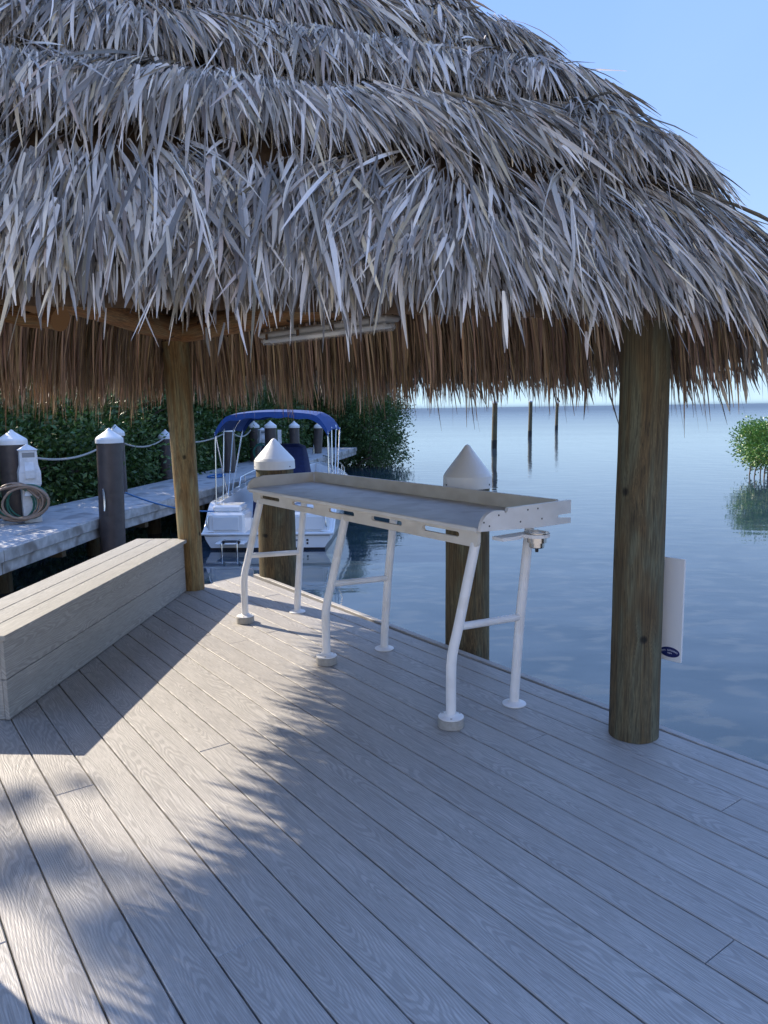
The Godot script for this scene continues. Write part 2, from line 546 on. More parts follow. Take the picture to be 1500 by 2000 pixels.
# ---------------------------------------------------------------- deck
func build_deck() -> void:
	var deck := structure("deck")
	var az := deg_to_rad(36.0)
	var nn := Vector2(cos(az), sin(az))      # across the boards, towards the water (x, f)
	var dd := Vector2(-sin(az), cos(az))     # along the boards, away
	# outline in (along, across)
	var outline := [Vector2(-1.254, 6.675), Vector2(-1.56, 6.335), Vector2(-2.2, 6.3), Vector2(-2.72, -2.2), Vector2(5.33, -2.2)]
	var poly := PackedVector2Array()
	for p in outline: poly.append(Vector2(p.dot(dd), p.dot(nn)))
	var pitch := 0.15063
	var q0 := 0.2537
	var joints := {2: [3.006], 3: [1.796], 6: [3.019], 15: [1.359], 10: [0.973], 14: [2.199]}
	rng.seed = 5
	for i in range(-28, 18):
		var lo := q0 + pitch * i + 0.0028
		var hi := q0 + pitch * (i + 1) - 0.0028
		var cuts := []
		if joints.has(i):
			cuts = joints[i].duplicate()
			cuts.append(joints[i][0] + 3.66); cuts.append(joints[i][0] - 3.66)
		elif i < 2:
			var s: float = rng.randf_range(-3.4, 0.6)
			cuts = [s, s + 3.66, s - 3.66]
		else:
			var s: float = rng.randf_range(-3.4, -1.0)
			cuts = [s, s + 7.6]
		cuts.append(-9.0); cuts.append(12.0)
		cuts.sort()
		for k in cuts.size() - 1:
			var strip := PackedVector2Array([Vector2(cuts[k] + 0.0011, lo), Vector2(cuts[k + 1] - 0.0011, lo), Vector2(cuts[k + 1] - 0.0011, hi), Vector2(cuts[k] + 0.0011, hi)])
			for piece in Geometry2D.intersect_polygons(strip, poly):
				if piece.size() < 3: continue
				var world := []
				for p in piece:
					var g: Vector2 = dd * p.x + nn * p.y
					world.append(Vector2(g.x, -g.y))
				var b := Mb.new()
				var off := Vector2(rng.randf(), rng.randi_range(0, 3) * 0.25 + 0.004)
				var flip := 1.0 if rng.randf() < 0.5 else -1.0
				var uvf := func(v3: Vector3) -> Vector2:
					var f2 := Vector2(v3.x, -v3.z)
					return Vector2(f2.dot(dd) * flip / 2.4 + off.x, (f2.dot(nn) - lo) / 0.6 * 0.97 + off.y)
				b.prism(world, -0.026 + rng.randf_range(-0.0006, 0.0006), rng.randf_range(-0.0009, 0.0009), 0.0028, uvf)
				part("plank", b, M.deck[rng.randi_range(0, 4)], deck)
	# edge boards standing round the outside
	var rim := func(a: Vector2, c: Vector2, width: float, mt) -> void:
		var b := Mb.new()
		var t := (c - a).normalized()
		var o := Vector2(-t.y, t.x) * width
		var pl := [Vector2(a.x, -a.y), Vector2(c.x, -c.y), Vector2(c.x + o.x, -c.y - o.y), Vector2(a.x + o.x, -a.y - o.y)]
		b.prism(pl, -0.26, -0.0005, 0.003, func(v3: Vector3) -> Vector2: return Vector2(Vector2(v3.x, -v3.z).dot(t) / 2.4, v3.y / 0.6 + 0.3 + Vector2(v3.x, -v3.z).dot(Vector2(-t.y, t.x)) / 0.6))
		part("edge_board", b, mt, deck)
	var edge0: Vector2 = dd * poly[0].x + nn * (q0 + pitch * 18 + 0.004)
	rim.call(dd * -6.0 + nn * (q0 + pitch * 18 + 0.004), edge0 + dd * 0.02, -0.042, M.deck[1])
	rim.call(Vector2(-1.254, 6.675) + Vector2(0.0, 0.003), Vector2(-1.50, 6.40) + Vector2(0, 0.003), -0.03, M.deck[2])
	# joists and piles that carry the boards
	for k in 8:
		var b := Mb.new()
		var s := -3.0 + k * 1.25
		var g0 := dd * s + nn * (q0 - pitch * (6 if k > 3 else 14))
		var g1 := dd * s + nn * (q0 + pitch * 17.2)
		var mid := (g0 + g1) / 2
		b.box(P(mid.x, -0.16, mid.y), Vector3((g1 - g0).length(), 0.19, 0.05), 0.003, Basis(Vector3.UP, az))
		if k < 7: part("joist", b, M.dock_timber, deck)

# ---------------------------------------------------------------- bench
func build_bench() -> void:
	var t := thing("storage_bench", "long grey composite storage bench along the deck edge below the eave", "bench", P(-1.86, 0, 3.49), deg_to_rad(-4.06))
	var len := 2.67
	var uv := func(off: Vector2):
		return func(v3: Vector3) -> Vector2: return Vector2(v3.z / 2.4 + off.x, (v3.x + v3.y * 0.93) / 0.6 + off.y)
	for k in 3:
		var b := Mb.new()
		b.box(Vector3(0.028 - 0.0745 - k * 0.151, 0.4285, -len / 2 + 0.012), Vector3(0.1475, 0.027, len + 0.03), 0.003, Basis.IDENTITY, uv.call(Vector2(k * 0.31, k * 0.25 + 0.1)))
		part("seat_board", b, M.bench, t)
	for k in 2:
		var b := Mb.new()
		b.box(Vector3(-0.012, 0.005 + 0.102 + k * 0.2055, -len / 2), Vector3(0.022, 0.2025, len), 0.002, Basis.IDENTITY, uv.call(Vector2(0.2 + k * 0.4, 0.0 + k * 0.5)))
		part("front_board", b, M.bench, t)
		b = Mb.new()
		b.box(Vector3(-0.412, 0.005 + 0.102 + k * 0.2055, -len / 2), Vector3(0.022, 0.2025, len), 0.002, Basis.IDENTITY, uv.call(Vector2(0.7 + k * 0.2, 0.25 + k * 0.5)))
		part("back_board", b, M.bench, t)
		for e in 2:
			b = Mb.new()
			b.box(Vector3(-0.212, 0.005 + 0.102 + k * 0.2055, -0.012 if e == 0 else -len + 0.012), Vector3(0.374, 0.2025, 0.02), 0.002, Basis.IDENTITY, func(v3: Vector3) -> Vector2: return Vector2(v3.x / 2.4 + k * 0.3, v3.y / 0.6))
			part("end_board", b, M.bench, t)

# ---------------------------------------------------------------- fish cleaning table
func slotted(called: String, size: Vector3, mid: Vector3, slots: Array, slot_h: float, slot_y: float, parent: Node3D, m: Material, round_low := 0.0) -> void:
	var comb := CSGCombiner3D.new()
	comb.name = called
	parent.add_child(comb, true)
	comb.position = mid
	var base := CSGPolygon3D.new()
	var pts := PackedVector2Array()
	var hx := size.x / 2
	var hy := size.y / 2
	for q in [[-1, -1, round_low], [1, -1, round_low], [1, 1, 0.006], [-1, 1, 0.006]]:
		var r: float = maxf(q[2], 0.004)
		var c := Vector2(q[0] * (hx - r), q[1] * (hy - r))
		var a0 := Vector2(q[0], q[1]).angle() - PI / 4
		for k in 6:
			pts.append(c + Vector2.from_angle(a0 + PI / 2 * k / 5) * r)
	base.polygon = pts
	base.depth = size.z
	base.position = Vector3(0, 0, size.z / 2)
	base.material = m
	comb.add_child(base)
	for s in slots:
		var hole := CSGPolygon3D.new()
		var hp := PackedVector2Array()
		var r := slot_h / 2
		for k in 7: hp.append(Vector2(s[1] - r, slot_y) + Vector2.from_angle(-PI / 2 + PI * k / 6) * r)
		for k in 7: hp.append(Vector2(s[0] + r, slot_y) + Vector2.from_angle(PI / 2 + PI * k / 6) * r)
		hole.polygon = hp
		hole.depth = size.z + 0.02
		hole.position = Vector3(0, 0, size.z / 2 + 0.01)
		hole.operation = CSGShape3D.OPERATION_SUBTRACTION
		hole.material = m
		comb.add_child(hole)

func build_table() -> void:
	# local x runs along the table towards the viewer, -z towards the water
	var t := thing("fish_cleaning_table", "white fish cleaning table with six bent tube legs and slotted rails", "table", P(0.304, 0, 3.356), deg_to_rad(-54.0))
	for s in [0.0, -1.121, -2.225]:
		var b := Mb.new()
		var path := []
		for q in [[0.0, 0.045], [0.0, 0.2], [0.002, 0.30], [0.008, 0.345], [0.019, 0.39], [0.034, 0.435], [0.055, 0.505], [0.155, 0.865]]:
			path.append(Vector3(s, q[1], -q[0]))
		b.tube(path, 0.0245, 14)
		var front := part("front_leg", b, M.tube_white, t)
		b = Mb.new()
		b.lathe([Vector2(0.0, 0.0445), Vector2(0.058, 0.0445), Vector2(0.061, 0.047), Vector2(0.060, 0.051), Vector2(0.034, 0.058), Vector2(0.028, 0.064), Vector2(0.0, 0.066)], 28, Vector3(s, 0, 0))
		part("flange", b, M.tube_white, front)
		b = Mb.new()
		b.lathe([Vector2(0.0, 0.001), Vector2(0.060, 0.001), Vector2(0.063, 0.003), Vector2(0.063, 0.042), Vector2(0.061, 0.044), Vector2(0.0, 0.044)], 28, Vector3(s, 0, 0))
		part("riser_puck", b, M.puck, front)
		for k in 3:
			b = Mb.new()
			var a := 0.7 + TAU * k / 3
			b.lathe([Vector2(0.006, 0.053), Vector2(0.006, 0.057), Vector2(0.0, 0.0585)], 8, Vector3(s + cos(a) * 0.046, -0.001, sin(a) * 0.046))
			part("screw", b, M.steel, front)
		b = Mb.new()
		b.tube([Vector3(s, 0.004, -0.425), Vector3(s, 0.10, -0.43), Vector3(s, 0.45, -0.462), Vector3(s, 0.90, -0.522)], 0.0245, 14)
		var back := part("back_leg", b, M.tube_white, t)
		b = Mb.new()
		b.lathe([Vector2(0.0, 0.001), Vector2(0.058, 0.001), Vector2(0.061, 0.004), Vector2(0.060, 0.008), Vector2(0.034, 0.015), Vector2(0.028, 0.021), Vector2(0.0, 0.024)], 28, Vector3(s, 0, -0.425))
		part("flange", b, M.tube_white, back)
		b = Mb.new()
		b.tube([Vector3(s, 0.478, -0.05), Vector3(s, 0.452, -0.455)], 0.0185, 12)
		part("rung", b, M.tube_white, t)
	# work surface, slightly fallen to the back
	var top := Mb.new()
	top.box(Vector3(-1.135, 0.945, -0.39), Vector3(2.37, 0.02, 0.565), 0.004, Basis(Vector3.RIGHT, 0.02))
	part("tabletop", top, M.table_top, t)
	# two edge laths under the front lip
	var lip := Mb.new()
	lip.box(Vector3(-1.135, 0.9265, -0.128), Vector3(2.37, 0.012, 0.034), 0.003)
	part("front_lip", lip, M.table, t)
	var fs := []
	for k in 5: fs.append([-1.05 + k * 0.4525, -0.77 + k * 0.4525])
	slotted("front_apron", Vector3(2.34, 0.07, 0.018), Vector3(-1.13, 0.885, -0.142), fs, 0.026, 0.012, t, M.table, 0.03)
	var bs := []
	for k in 5: bs.append([-0.965 + k * 0.445, -0.675 + k * 0.445])
	slotted("back_rail", Vector3(2.37, 0.105, 0.018), Vector3(-1.135, 0.982, -0.668), bs, 0.022, -0.032, t, M.table)
	# end panels, rounded towards the worker
	var endp := func(called: String, x0: float, x1: float, notch: bool) -> void:
		var pts := PackedVector2Array()
		# in (n, y): n grows to the water
		pts.append(Vector2(0.112, 0.934))
		for k in 9:
			var a := PI - PI / 2 * k / 8
			pts.append(Vector2(0.112 + 0.085 + cos(a) * 0.085, 0.940 + sin(a) * 0.082))
		if notch:
			pts.append(Vector2(0.262, 1.018)); pts.append(Vector2(0.266, 1.008)); pts.append(Vector2(0.280, 1.008)); pts.append(Vector2(0.290, 1.028))
			pts.append(Vector2(0.735, 1.03)); pts.append(Vector2(0.735, 0.962)); pts.append(Vector2(0.640, 0.962)); pts.append(Vector2(0.636, 0.955)); pts.append(Vector2(0.640, 0.948))
			pts.append(Vector2(0.735, 0.940)); pts.append(Vector2(0.735, 0.912)); pts.append(Vector2(0.50, 0.914))
		else:
			pts.append(Vector2(0.21, 1.022)); pts.append(Vector2(0.24, 1.03)); pts.append(Vector2(0.66, 1.03)); pts.append(Vector2(0.66, 0.925))
		var b := Mb.new()
		b.slab(pts, x0, x1)
		var o := part(called, b, M.table if not notch else M.tube_white, t)
		# slab stands in x-y; turn so that its x runs along -z
		o.rotation.y = PI / 2
		if notch:
			for q in [[0.165, 0.955], [0.225, 1.0], [0.37, 0.955], [0.42, 1.008], [0.49, 1.008], [0.52, 0.955], [0.13, 0.975]]:
				var sc := Mb.new()
				sc.tube([Vector3(q[0], q[1], x1 - 0.002), Vector3(q[0], q[1], x1 + 0.0015)], 0.0045, 8)
				part("screw", sc, M.screw, o)
	endp.call("end_panel", 0.062, 0.082, true)
	endp.call("end_panel", -2.345, -2.325, false)
	# drink holder shelf under the near end
	var sh := Mb.new()
	var sp := PackedVector2Array()
	sp.append(Vector2(0.045, -0.22)); sp.append(Vector2(0.115, -0.22)); sp.append(Vector2(0.125, -0.33)); sp.append(Vector2(0.105, -0.345)); sp.append(Vector2(0.105, -0.365)); sp.append(Vector2(0.13, -0.375))
	for k in 13:
		var a := PI / 2 - PI * k / 12
		sp.append(Vector2(0.115 + cos(a) * 0.07, -0.44 + sin(a) * 0.068))
	sp.append(Vector2(0.045, -0.53))
	var shp := PackedVector2Array()
	for q in sp: shp.append(Vector2(q.x, -q.y))
	sh.slab(shp, -0.008, 0.008)
	var sho := part("cup_shelf", sh, M.tube_white, t)
	sho.rotation.x = -PI / 2
	sho.position = Vector3(0, 0.888, 0)
	var cup := Mb.new()
	cup.lathe([Vector2(0.0, 0.825), Vector2(0.032, 0.825), Vector2(0.036, 0.83), Vector2(0.036, 0.85), Vector2(0.046, 0.852), Vector2(0.046, 0.897), Vector2(0.058, 0.898), Vector2(0.058, 0.902), Vector2(0.043, 0.902), Vector2(0.042, 0.856), Vector2(0.0, 0.85)], 28, Vector3(0.12, 0, -0.445))
	var co := part("cup_holder", cup, M.steel, t)
	var dr := Mb.new()
	dr.lathe([Vector2(0.0, 0.804), Vector2(0.008, 0.804), Vector2(0.009, 0.826), Vector2(0.0, 0.826)], 10, Vector3(0.12, 0, -0.445))
	part("drain", dr, M.screw, co)

# ---------------------------------------------------------------- pilings
func cone_cap(r: float, y: float, tall: float, rim: float) -> Mb:
	var b := Mb.new()
	b.lathe([Vector2(r - 0.008, y), Vector2(r, y), Vector2(r + 0.002, y + 0.004), Vector2(r, y + rim), Vector2(r - 0.012, y + rim + 0.022), Vector2(r * 0.22, y + tall - 0.035), Vector2(r * 0.1, y + tall - 0.008), Vector2(0.0, y + tall)], 36)
	return b

func near_piling(x: float, f: float, r: float, top: float, label: String, cap_r: float) -> void:
	var t := thing("wooden_piling", label, "piling", P(x, WATER - 0.5, f), 0.0, "capped pilings standing beside the deck")
	var b := Mb.new()
	var prof := []
	var hgt := top - WATER + 0.5
	for k in 13: prof.append(Vector2(r * (1.03 - 0.05 * k / 12.0), hgt * k / 12.0))
	b.lathe(prof, 36, Vector3.ZERO, Vector3.ZERO, 1.0, 0.03, int(x * 100))
	var shaft := part("shaft", b, M.pile, t)
	shaft.rotation.y = x * 3.0
	part("cap", cone_cap(cap_r, hgt - 0.045, 0.275, 0.075), M.white, t)
	for k in 3:
		var sc := Mb.new()
		var a := 0.6 + TAU * k / 3
		sc.lathe([Vector2(0.006, -0.002), Vector2(0.006, 0.002), Vector2(0, 0.003)], 8)
		var so := part("screw", sc, M.screw, t)
		so.position = Vector3(cos(a) * (cap_r + 0.001), hgt - 0.02, sin(a) * (cap_r + 0.001))
		so.rotation = Vector3(0, -a, -PI / 2)

func dock_piling(x: float, f: float, r: float, y0: float, top: float, label: String, lean := Vector3.ZERO, cleat := false) -> void:
	var t := thing("dock_piling", label, "piling", P(x, y0, f), 0.0, "brown sleeved pilings along the far dock")
	var hgt := top - 0.19 - y0
	var b := Mb.new()
	b.lathe([Vector2(0.0, 0.0), Vector2(r, 0.0), Vector2(r, hgt * 0.5), Vector2(r, hgt), Vector2(0.0, hgt + 0.001)], 28, Vector3.ZERO, lean)
	part("sleeve", b, M.sleeve, t)
	var c := part("cap", cone_cap(r + 0.012, 0.0, 0.20, 0.055), M.white, t)
	c.position = lean * hgt + Vector3(0, hgt - 0.02, 0)
	if cleat:
		var k := Mb.new()
		k.tube([Vector3(0, -0.15, 0.05), Vector3(0, -0.09, 0.035), Vector3(0, 0.0, 0.03), Vector3(0, 0.09, 0.035), Vector3(0, 0.15, 0.05)], [0.009, 0.014, 0.016, 0.014, 0.009], 8)
		k.box(Vector3(0, 0.035, 0.015), Vector3(0.03, 0.022, 0.045), 0.003)
		k.box(Vector3(0, -0.035, 0.015), Vector3(0.03, 0.022, 0.045), 0.003)
		var ko := part("cleat", k, M.alu, t)
		ko.position = Vector3(0.02, hgt * 0.66, r + 0.0)

func build_pilings() -> void:
	near_piling(-0.985, 6.72, 0.172, 1.02, "thick wooden piling with white cone cap behind the table's far end", 0.182)
	near_piling(0.533, 4.70, 0.142, 1.04, "dark wooden piling with white cone cap behind the table's near end", 0.153)
	dock_piling(-4.90, 9.85, 0.175, 0.104, 1.31, "brown dock piling holding the hose and white power pedestal")
	dock_piling(-3.70, 9.90, 0.165, WATER - 0.4, 1.31, "brown dock piling with a white cleat at the dock's front edge", Vector3(0.03, 0, 0), true)
	dock_piling(-4.62, 12.9, 0.14, 0.104, 1.31, "brown piling just behind the piling with the cleat")
	dock_piling(-4.55, 15.6, 0.14, 0.104, 1.15, "brown piling half hidden behind the slim hut post")
	dock_piling(-3.52, 17.0, 0.14, 0.104, 1.24, "brown piling under the left side of the blue boat canopy")
	dock_piling(-3.55, 20.6, 0.14, 0.104, 1.235, "brown piling beside the farther power pedestal with green hose")
	dock_piling(-2.98, 19.8, 0.155, 0.104, 1.245, "brown piling with a narrow white sign on its side")
	dock_piling(-3.77, 27.0, 0.13, 0.104, 1.13, "thin distant piling right behind the piling with the white sign")
	dock_piling(-2.55, 21.5, 0.145, 0.104, 1.20, "brown piling seen above the blue covered boat console")
	dock_piling(-3.14, 28.5, 0.12, 0.104, 1.03, "thin distant piling beside the leaning one under the canopy")
	dock_piling(-2.24, 24.0, 0.15, WATER - 0.4, 1.12, "leaning brown piling at the right end of the dock", Vector3(0.09, 0, 0), true)
	var pl := Mb.new()
	pl.box(Vector3.ZERO, Vector3(0.1, 0.42, 0.012), 0.002)
	single("dock_sign", pl, M.ivory, "narrow white vertical sign fixed to a dock piling behind the boat", "sign", P(-2.72, 0.78, 19.62))

# ---------------------------------------------------------------- dock
func build_dock() -> void:
	var d := structure("dock")
	var fr := [Vector2(-4.4, -1.0), Vector2(-4.2, 3.5), Vector2(-4.02, 7.64), Vector2(-3.85, 10.15), Vector2(-3.48, 12.13), Vector2(-3.14, 13.87), Vector2(-2.62, 17.0), Vector2(-2.1, 20.5), Vector2(-1.5, 24.3), Vector2(-1.0, 27.5)]
	var bk := [Vector2(-5.65, -1.0), Vector2(-5.5, 3.6), Vector2(-5.33, 7.7), Vector2(-5.15, 10.8), Vector2(-4.85, 12.7), Vector2(-4.55, 15.0), Vector2(-4.1, 18.0), Vector2(-3.75, 21.2), Vector2(-3.4, 25.0), Vector2(-3.2, 28.0)]
	for i in fr.size() - 1:
		var b := Mb.new()
		var e := 0.004
		var a: Vector2 = fr[i]
		var c: Vector2 = fr[i + 1]
		var a2: Vector2 = bk[i]
		var c2: Vector2 = bk[i + 1]
		var t := (c - a).normalized() * e
		b.prism([Vector2(a.x + t.x, -a.y - t.y), Vector2(c.x - t.x, -c.y + t.y), Vector2(c2.x - t.x, -c2.y + t.y), Vector2(a2.x + t.x, -a2.y - t.y)], -0.03, 0.1, 0.012)
		part("concrete_slab", b, M.concrete, d)
		# painted, flaking edge board and the timber below it
		b = Mb.new()
		var mid := (a + c) / 2
		var ang := atan2(c.x - a.x, c.y - a.y)
		var w := (c - a).length()
		b.box(P(mid.x, 0.028, mid.y) + Vector3(cos(ang), 0, sin(ang)) * 0.021, Vector3(0.038, 0.13, w - 0.006), 0.006, Basis(Vector3.UP, -ang))
		part("edge_board", b, M.peeling, d)
		b = Mb.new()
		b.box(P(mid.x, -0.105, mid.y) + Vector3(cos(ang), 0, sin(ang)) * -0.03, Vector3(0.075, 0.13, w - 0.01), 0.006, Basis(Vector3.UP, -ang), func(v3: Vector3) -> Vector2: return Vector2(v3.y * 1.7, v3.z))
		part("stringer", b, M.peeling, d)
		b = Mb.new()
		var bm := (a2 + c2) / 2
		b.box(P((mid.x + bm.x) / 2, -0.16, (mid.y + bm.y) / 2), Vector3((bm - mid).length() - 0.1, 0.2, 0.1), 0.006, Basis(Vector3.UP, -ang))
		part("cross_beam", b, M.dock_timber, d)
		b = Mb.new()
		b.lathe([Vector2(0.0, WATER - 0.5), Vector2(0.13, WATER - 0.5), Vector2(0.12, -0.262), Vector2(0.0, -0.262)], 16, P((mid.x + bm.x) / 2 - 0.2, 0, (mid.y + bm.y) / 2))
		part("support_pile", b, M.dock_timber, d)

func swag(a: Vector3, b: Vector3, sag: float) -> Array:
	var path := []
	for k in 15:
		var s := k / 14.0
		path.append(a.lerp(b, s) + Vector3(0, -sag * 4.0 * s * (1.0 - s), 0))
	return path

func rope(called: String, a: Vector3, b: Vector3, sag: float, r: float, m: Material, label: String, group := "") -> void:
	var mb := Mb.new()
	var pts := swag(a, b, sag)
	mb.tube(pts, r, 7)
	single(called, mb, m, label, "rope", Vector3.ZERO, group)

func pedestal(at: Vector3, turn: float, sc: float, label: String) -> void:
	var t := thing("power_pedestal", label, "pedestal", at, turn, "white power pedestals on the dock")
	t.scale = Vector3.ONE * sc
	var b := Mb.new()
	b.box(Vector3(0, 0.2, 0), Vector3(0.19, 0.4, 0.13), 0.006)
	part("base", b, M.ivory, t)
	b = Mb.new()
	# tapered body with sloping flanks
	var rows := [[0.095, 0.075, 0.40], [0.115, 0.09, 0.44], [0.115, 0.09, 0.58], [0.095, 0.075, 0.66], [0.09, 0.07, 0.82], [0.098, 0.078, 0.83]]
	for i in rows.size() - 1:
		var lo: Array = rows[i]
		var hi: Array = rows[i + 1]
		var mid := Vector3(0, (lo[2] + hi[2]) / 2, 0)
		for s in [[-1, 1, 1, 1], [1, 1, 1, -1], [1, -1, -1, -1], [-1, -1, -1, 1]]:
			b.face([Vector3(s[0] * lo[0], lo[2], s[1] * lo[1]), Vector3(s[2] * lo[0], lo[2], s[3] * lo[1]), Vector3(s[2] * hi[0], hi[2], s[3] * hi[1]), Vector3(s[0] * hi[0], hi[2], s[1] * hi[1])], mid)
	part("body", b, M.ivory, t)
	b = Mb.new()
	for s in [[-1, 1, 1, 1], [1, 1, 1, -1], [1, -1, -1, -1], [-1, -1, -1, 1]]:
		b.face([Vector3(s[0] * 0.105, 0.831, s[1] * 0.085), Vector3(s[2] * 0.105, 0.831, s[3] * 0.085), Vector3(0, 0.90, 0)], Vector3(0, 0.84, 0))
	b.face([Vector3(-0.105, 0.831, 0.085), Vector3(0.105, 0.831, 0.085), Vector3(0.105, 0.831, -0.085), Vector3(-0.105, 0.831, -0.085)], Vector3(0, 0.86, 0))
	part("cap", b, M.ivory, t)
	for q in [Vector3(0, 0.775, 0.071), Vector3(0.0905, 0.775, 0)]:
		b = Mb.new()
		b.box(q, Vector3(0.13, 0.055, 0.006) if q.x == 0 else Vector3(0.006, 0.055, 0.1), 0.001)
		part("lamp_window", b, M.tinted, t)
	b = Mb.new()
	var fl := [[0.045, 0.70, 0.074], [0.05, 0.62, 0.105], [0.05, 0.52, 0.112]]
	b.face([Vector3(-0.045, 0.70, 0.072), Vector3(0.045, 0.70, 0.072), Vector3(0.05, 0.60, 0.115), Vector3(-0.05, 0.60, 0.115)], Vector3(0, 0.6, 0))
	b.face([Vector3(-0.05, 0.60, 0.115), Vector3(0.05, 0.60, 0.115), Vector3(0.05, 0.51, 0.112), Vector3(-0.05, 0.51, 0.112)], Vector3(0, 0.6, 0))
	for s in [-1.0, 1.0]:
		b.face([Vector3(s * 0.045, 0.70, 0.072), Vector3(s * 0.05, 0.60, 0.115), Vector3(s * 0.05, 0.51, 0.112), Vector3(s * 0.05, 0.51, 0.085)], Vector3(0, 0.6, 0.09))
	part("outlet_cover", b, M.ivory, t)
	b = Mb.new()
	b.face([Vector3(-0.03, 0.46, 0.09), Vector3(0.03, 0.46, 0.09), Vector3(0.08, 0.32, 0.15), Vector3(-0.08, 0.32, 0.15)], Vector3(0, 0.38, 0))
	for s in [-1.0, 1.0]:
		b.face([Vector3(s * 0.03, 0.46, 0.09), Vector3(s * 0.08, 0.32, 0.15), Vector3(s * 0.05, 0.32, 0.066)], Vector3(0, 0.38, 0.07))
	part("hose_hook", b, M.ivory, t)
	b = Mb.new()
	b.tube([Vector3(0.092, 0.70, 0.0), Vector3(0.097, 0.70, 0.0)], 0.012, 10)
	part("breaker_button", b, M.screw, t)

func coil(at: Vector3, turn: float, rad: float, tall: float, loops: int, r: float, sd: int) -> Mb:
	var b := Mb.new()
	rng.seed = sd
	var path := []
	var n := loops * 22
	var wob := []
	for k in loops + 2: wob.append(Vector3(rng.randf_range(0.66, 1.08), rng.randf_range(0.78, 1.1), rng.randf_range(-0.12, 0.12)))
	for k in n + 1:
		var a := TAU * k / 22.0
		var i := int(k / 22.0)
		var s := k / 22.0 - i
		var w: Vector3 = wob[i].lerp(wob[i + 1], s)
		var depth: float = 0.10 * sin(a * 0.37 + sd) * 0.5 + 0.05 * w.z
		path.append(at + Basis(Vector3.UP, turn) * Vector3(sin(a) * rad * w.x + w.z, -tall + cos(a) * tall * w.y, depth))
	# loose end lying on the dock
	path.append(path[-1] + Basis(Vector3.UP, turn) * Vector3(rad * 0.5, -tall * 0.2, 0.03))
	path.append(path[-1] + Basis(Vector3.UP, turn) * Vector3(rad * 0.42, -tall * 0.55, 0.05))
	b.tube(path, r, 7)
	return b

func build_dockside() -> void:
	pedestal(P(-4.60, 0.1, 9.62), 0.55, 1.13, "white power pedestal beside the coiled hoses at the left edge")
	pedestal(P(-3.26, 0.1, 20.2), 0.5, 1.05, "farther white power pedestal seen above the piling cap beyond the boat")
	single("garden_hose", coil(P(-4.68, 0.615, 9.40), 0.3, 0.33, 0.235, 6, 0.0155, 3), M.hose_tan, "tan hose coiled over the hook of the near power pedestal", "hose", Vector3.ZERO, "hoses hung on the power pedestals")
	single("garden_hose", coil(P(-4.66, 0.60, 9.47), 0.3, 0.27, 0.225, 4, 0.0135, 8), M.hose_green, "green hose coiled with the tan one on the near pedestal", "hose", Vector3.ZERO, "hoses hung on the power pedestals")
	single("garden_hose", coil(P(-3.34, 0.62, 20.0), 0.3, 0.22, 0.23, 4, 0.0135, 13), M.hose_green, "green hose hanging from the farther power pedestal", "hose", Vector3.ZERO, "hoses hung on the power pedestals")
	var g := "white rope swags between dock pilings"
	rope("rope_swag", P(-5.9, 1.0, 7.6), P(-5.04, 0.95, 9.75), 0.1, 0.014, M.rope, "short rope reaching the leftmost dock piling", g)
	rope("rope_swag", P(-4.76, 0.93, 9.98), P(-4.72, 0.98, 12.75), 0.13, 0.016, M.rope, "white rope swag just right of the near power pedestal", g)
	rope("rope_swag", P(-4.55, 0.98, 13.0), P(-4.56, 0.95, 15.5), 0.12, 0.016, M.rope, "white rope swag left of the slim hut post", g)
	rope("rope_swag", P(-4.42, 0.90, 15.7), P(-3.62, 0.98, 16.9), 0.1, 0.016, M.rope, "white rope swag between the slim hut post and the boat canopy", g)
	rope("rope_swag", P(-3.42, 0.98, 17.1), P(-3.62, 0.98, 20.5), 0.12, 0.016, M.rope, "white rope swag seen under the boat canopy's left half", g)
	rope("rope_swag", P(-3.4, 0.98, 20.7), P(-3.74, 0.85, 26.9), 0.16, 0.016, M.rope, "most distant white rope swag under the boat canopy", g)
	rope("mooring_line", P(-3.52, 0.42, 10.05), P(-2.62, -0.12, 12.1), 0.10, 0.012, M.blue_rope, "thin blue mooring line from dock piling to boat", "")
	# blue rope heaped on the dock
	var b := Mb.new()
	var path := []
	for k in 60:
		var a := k * 0.62
		path.append(P(-3.55 + cos(a) * (0.1 + 0.12 * sin(k * 0.31)), 0.118 + 0.010 * sin(k * 0.9), 15.9 + sin(a) * 0.35))
	b.tube(path, 0.014, 6)
	single("rope_heap", b, M.blue_rope, "loose blue rope heaped on the dock beside the boat", "rope")

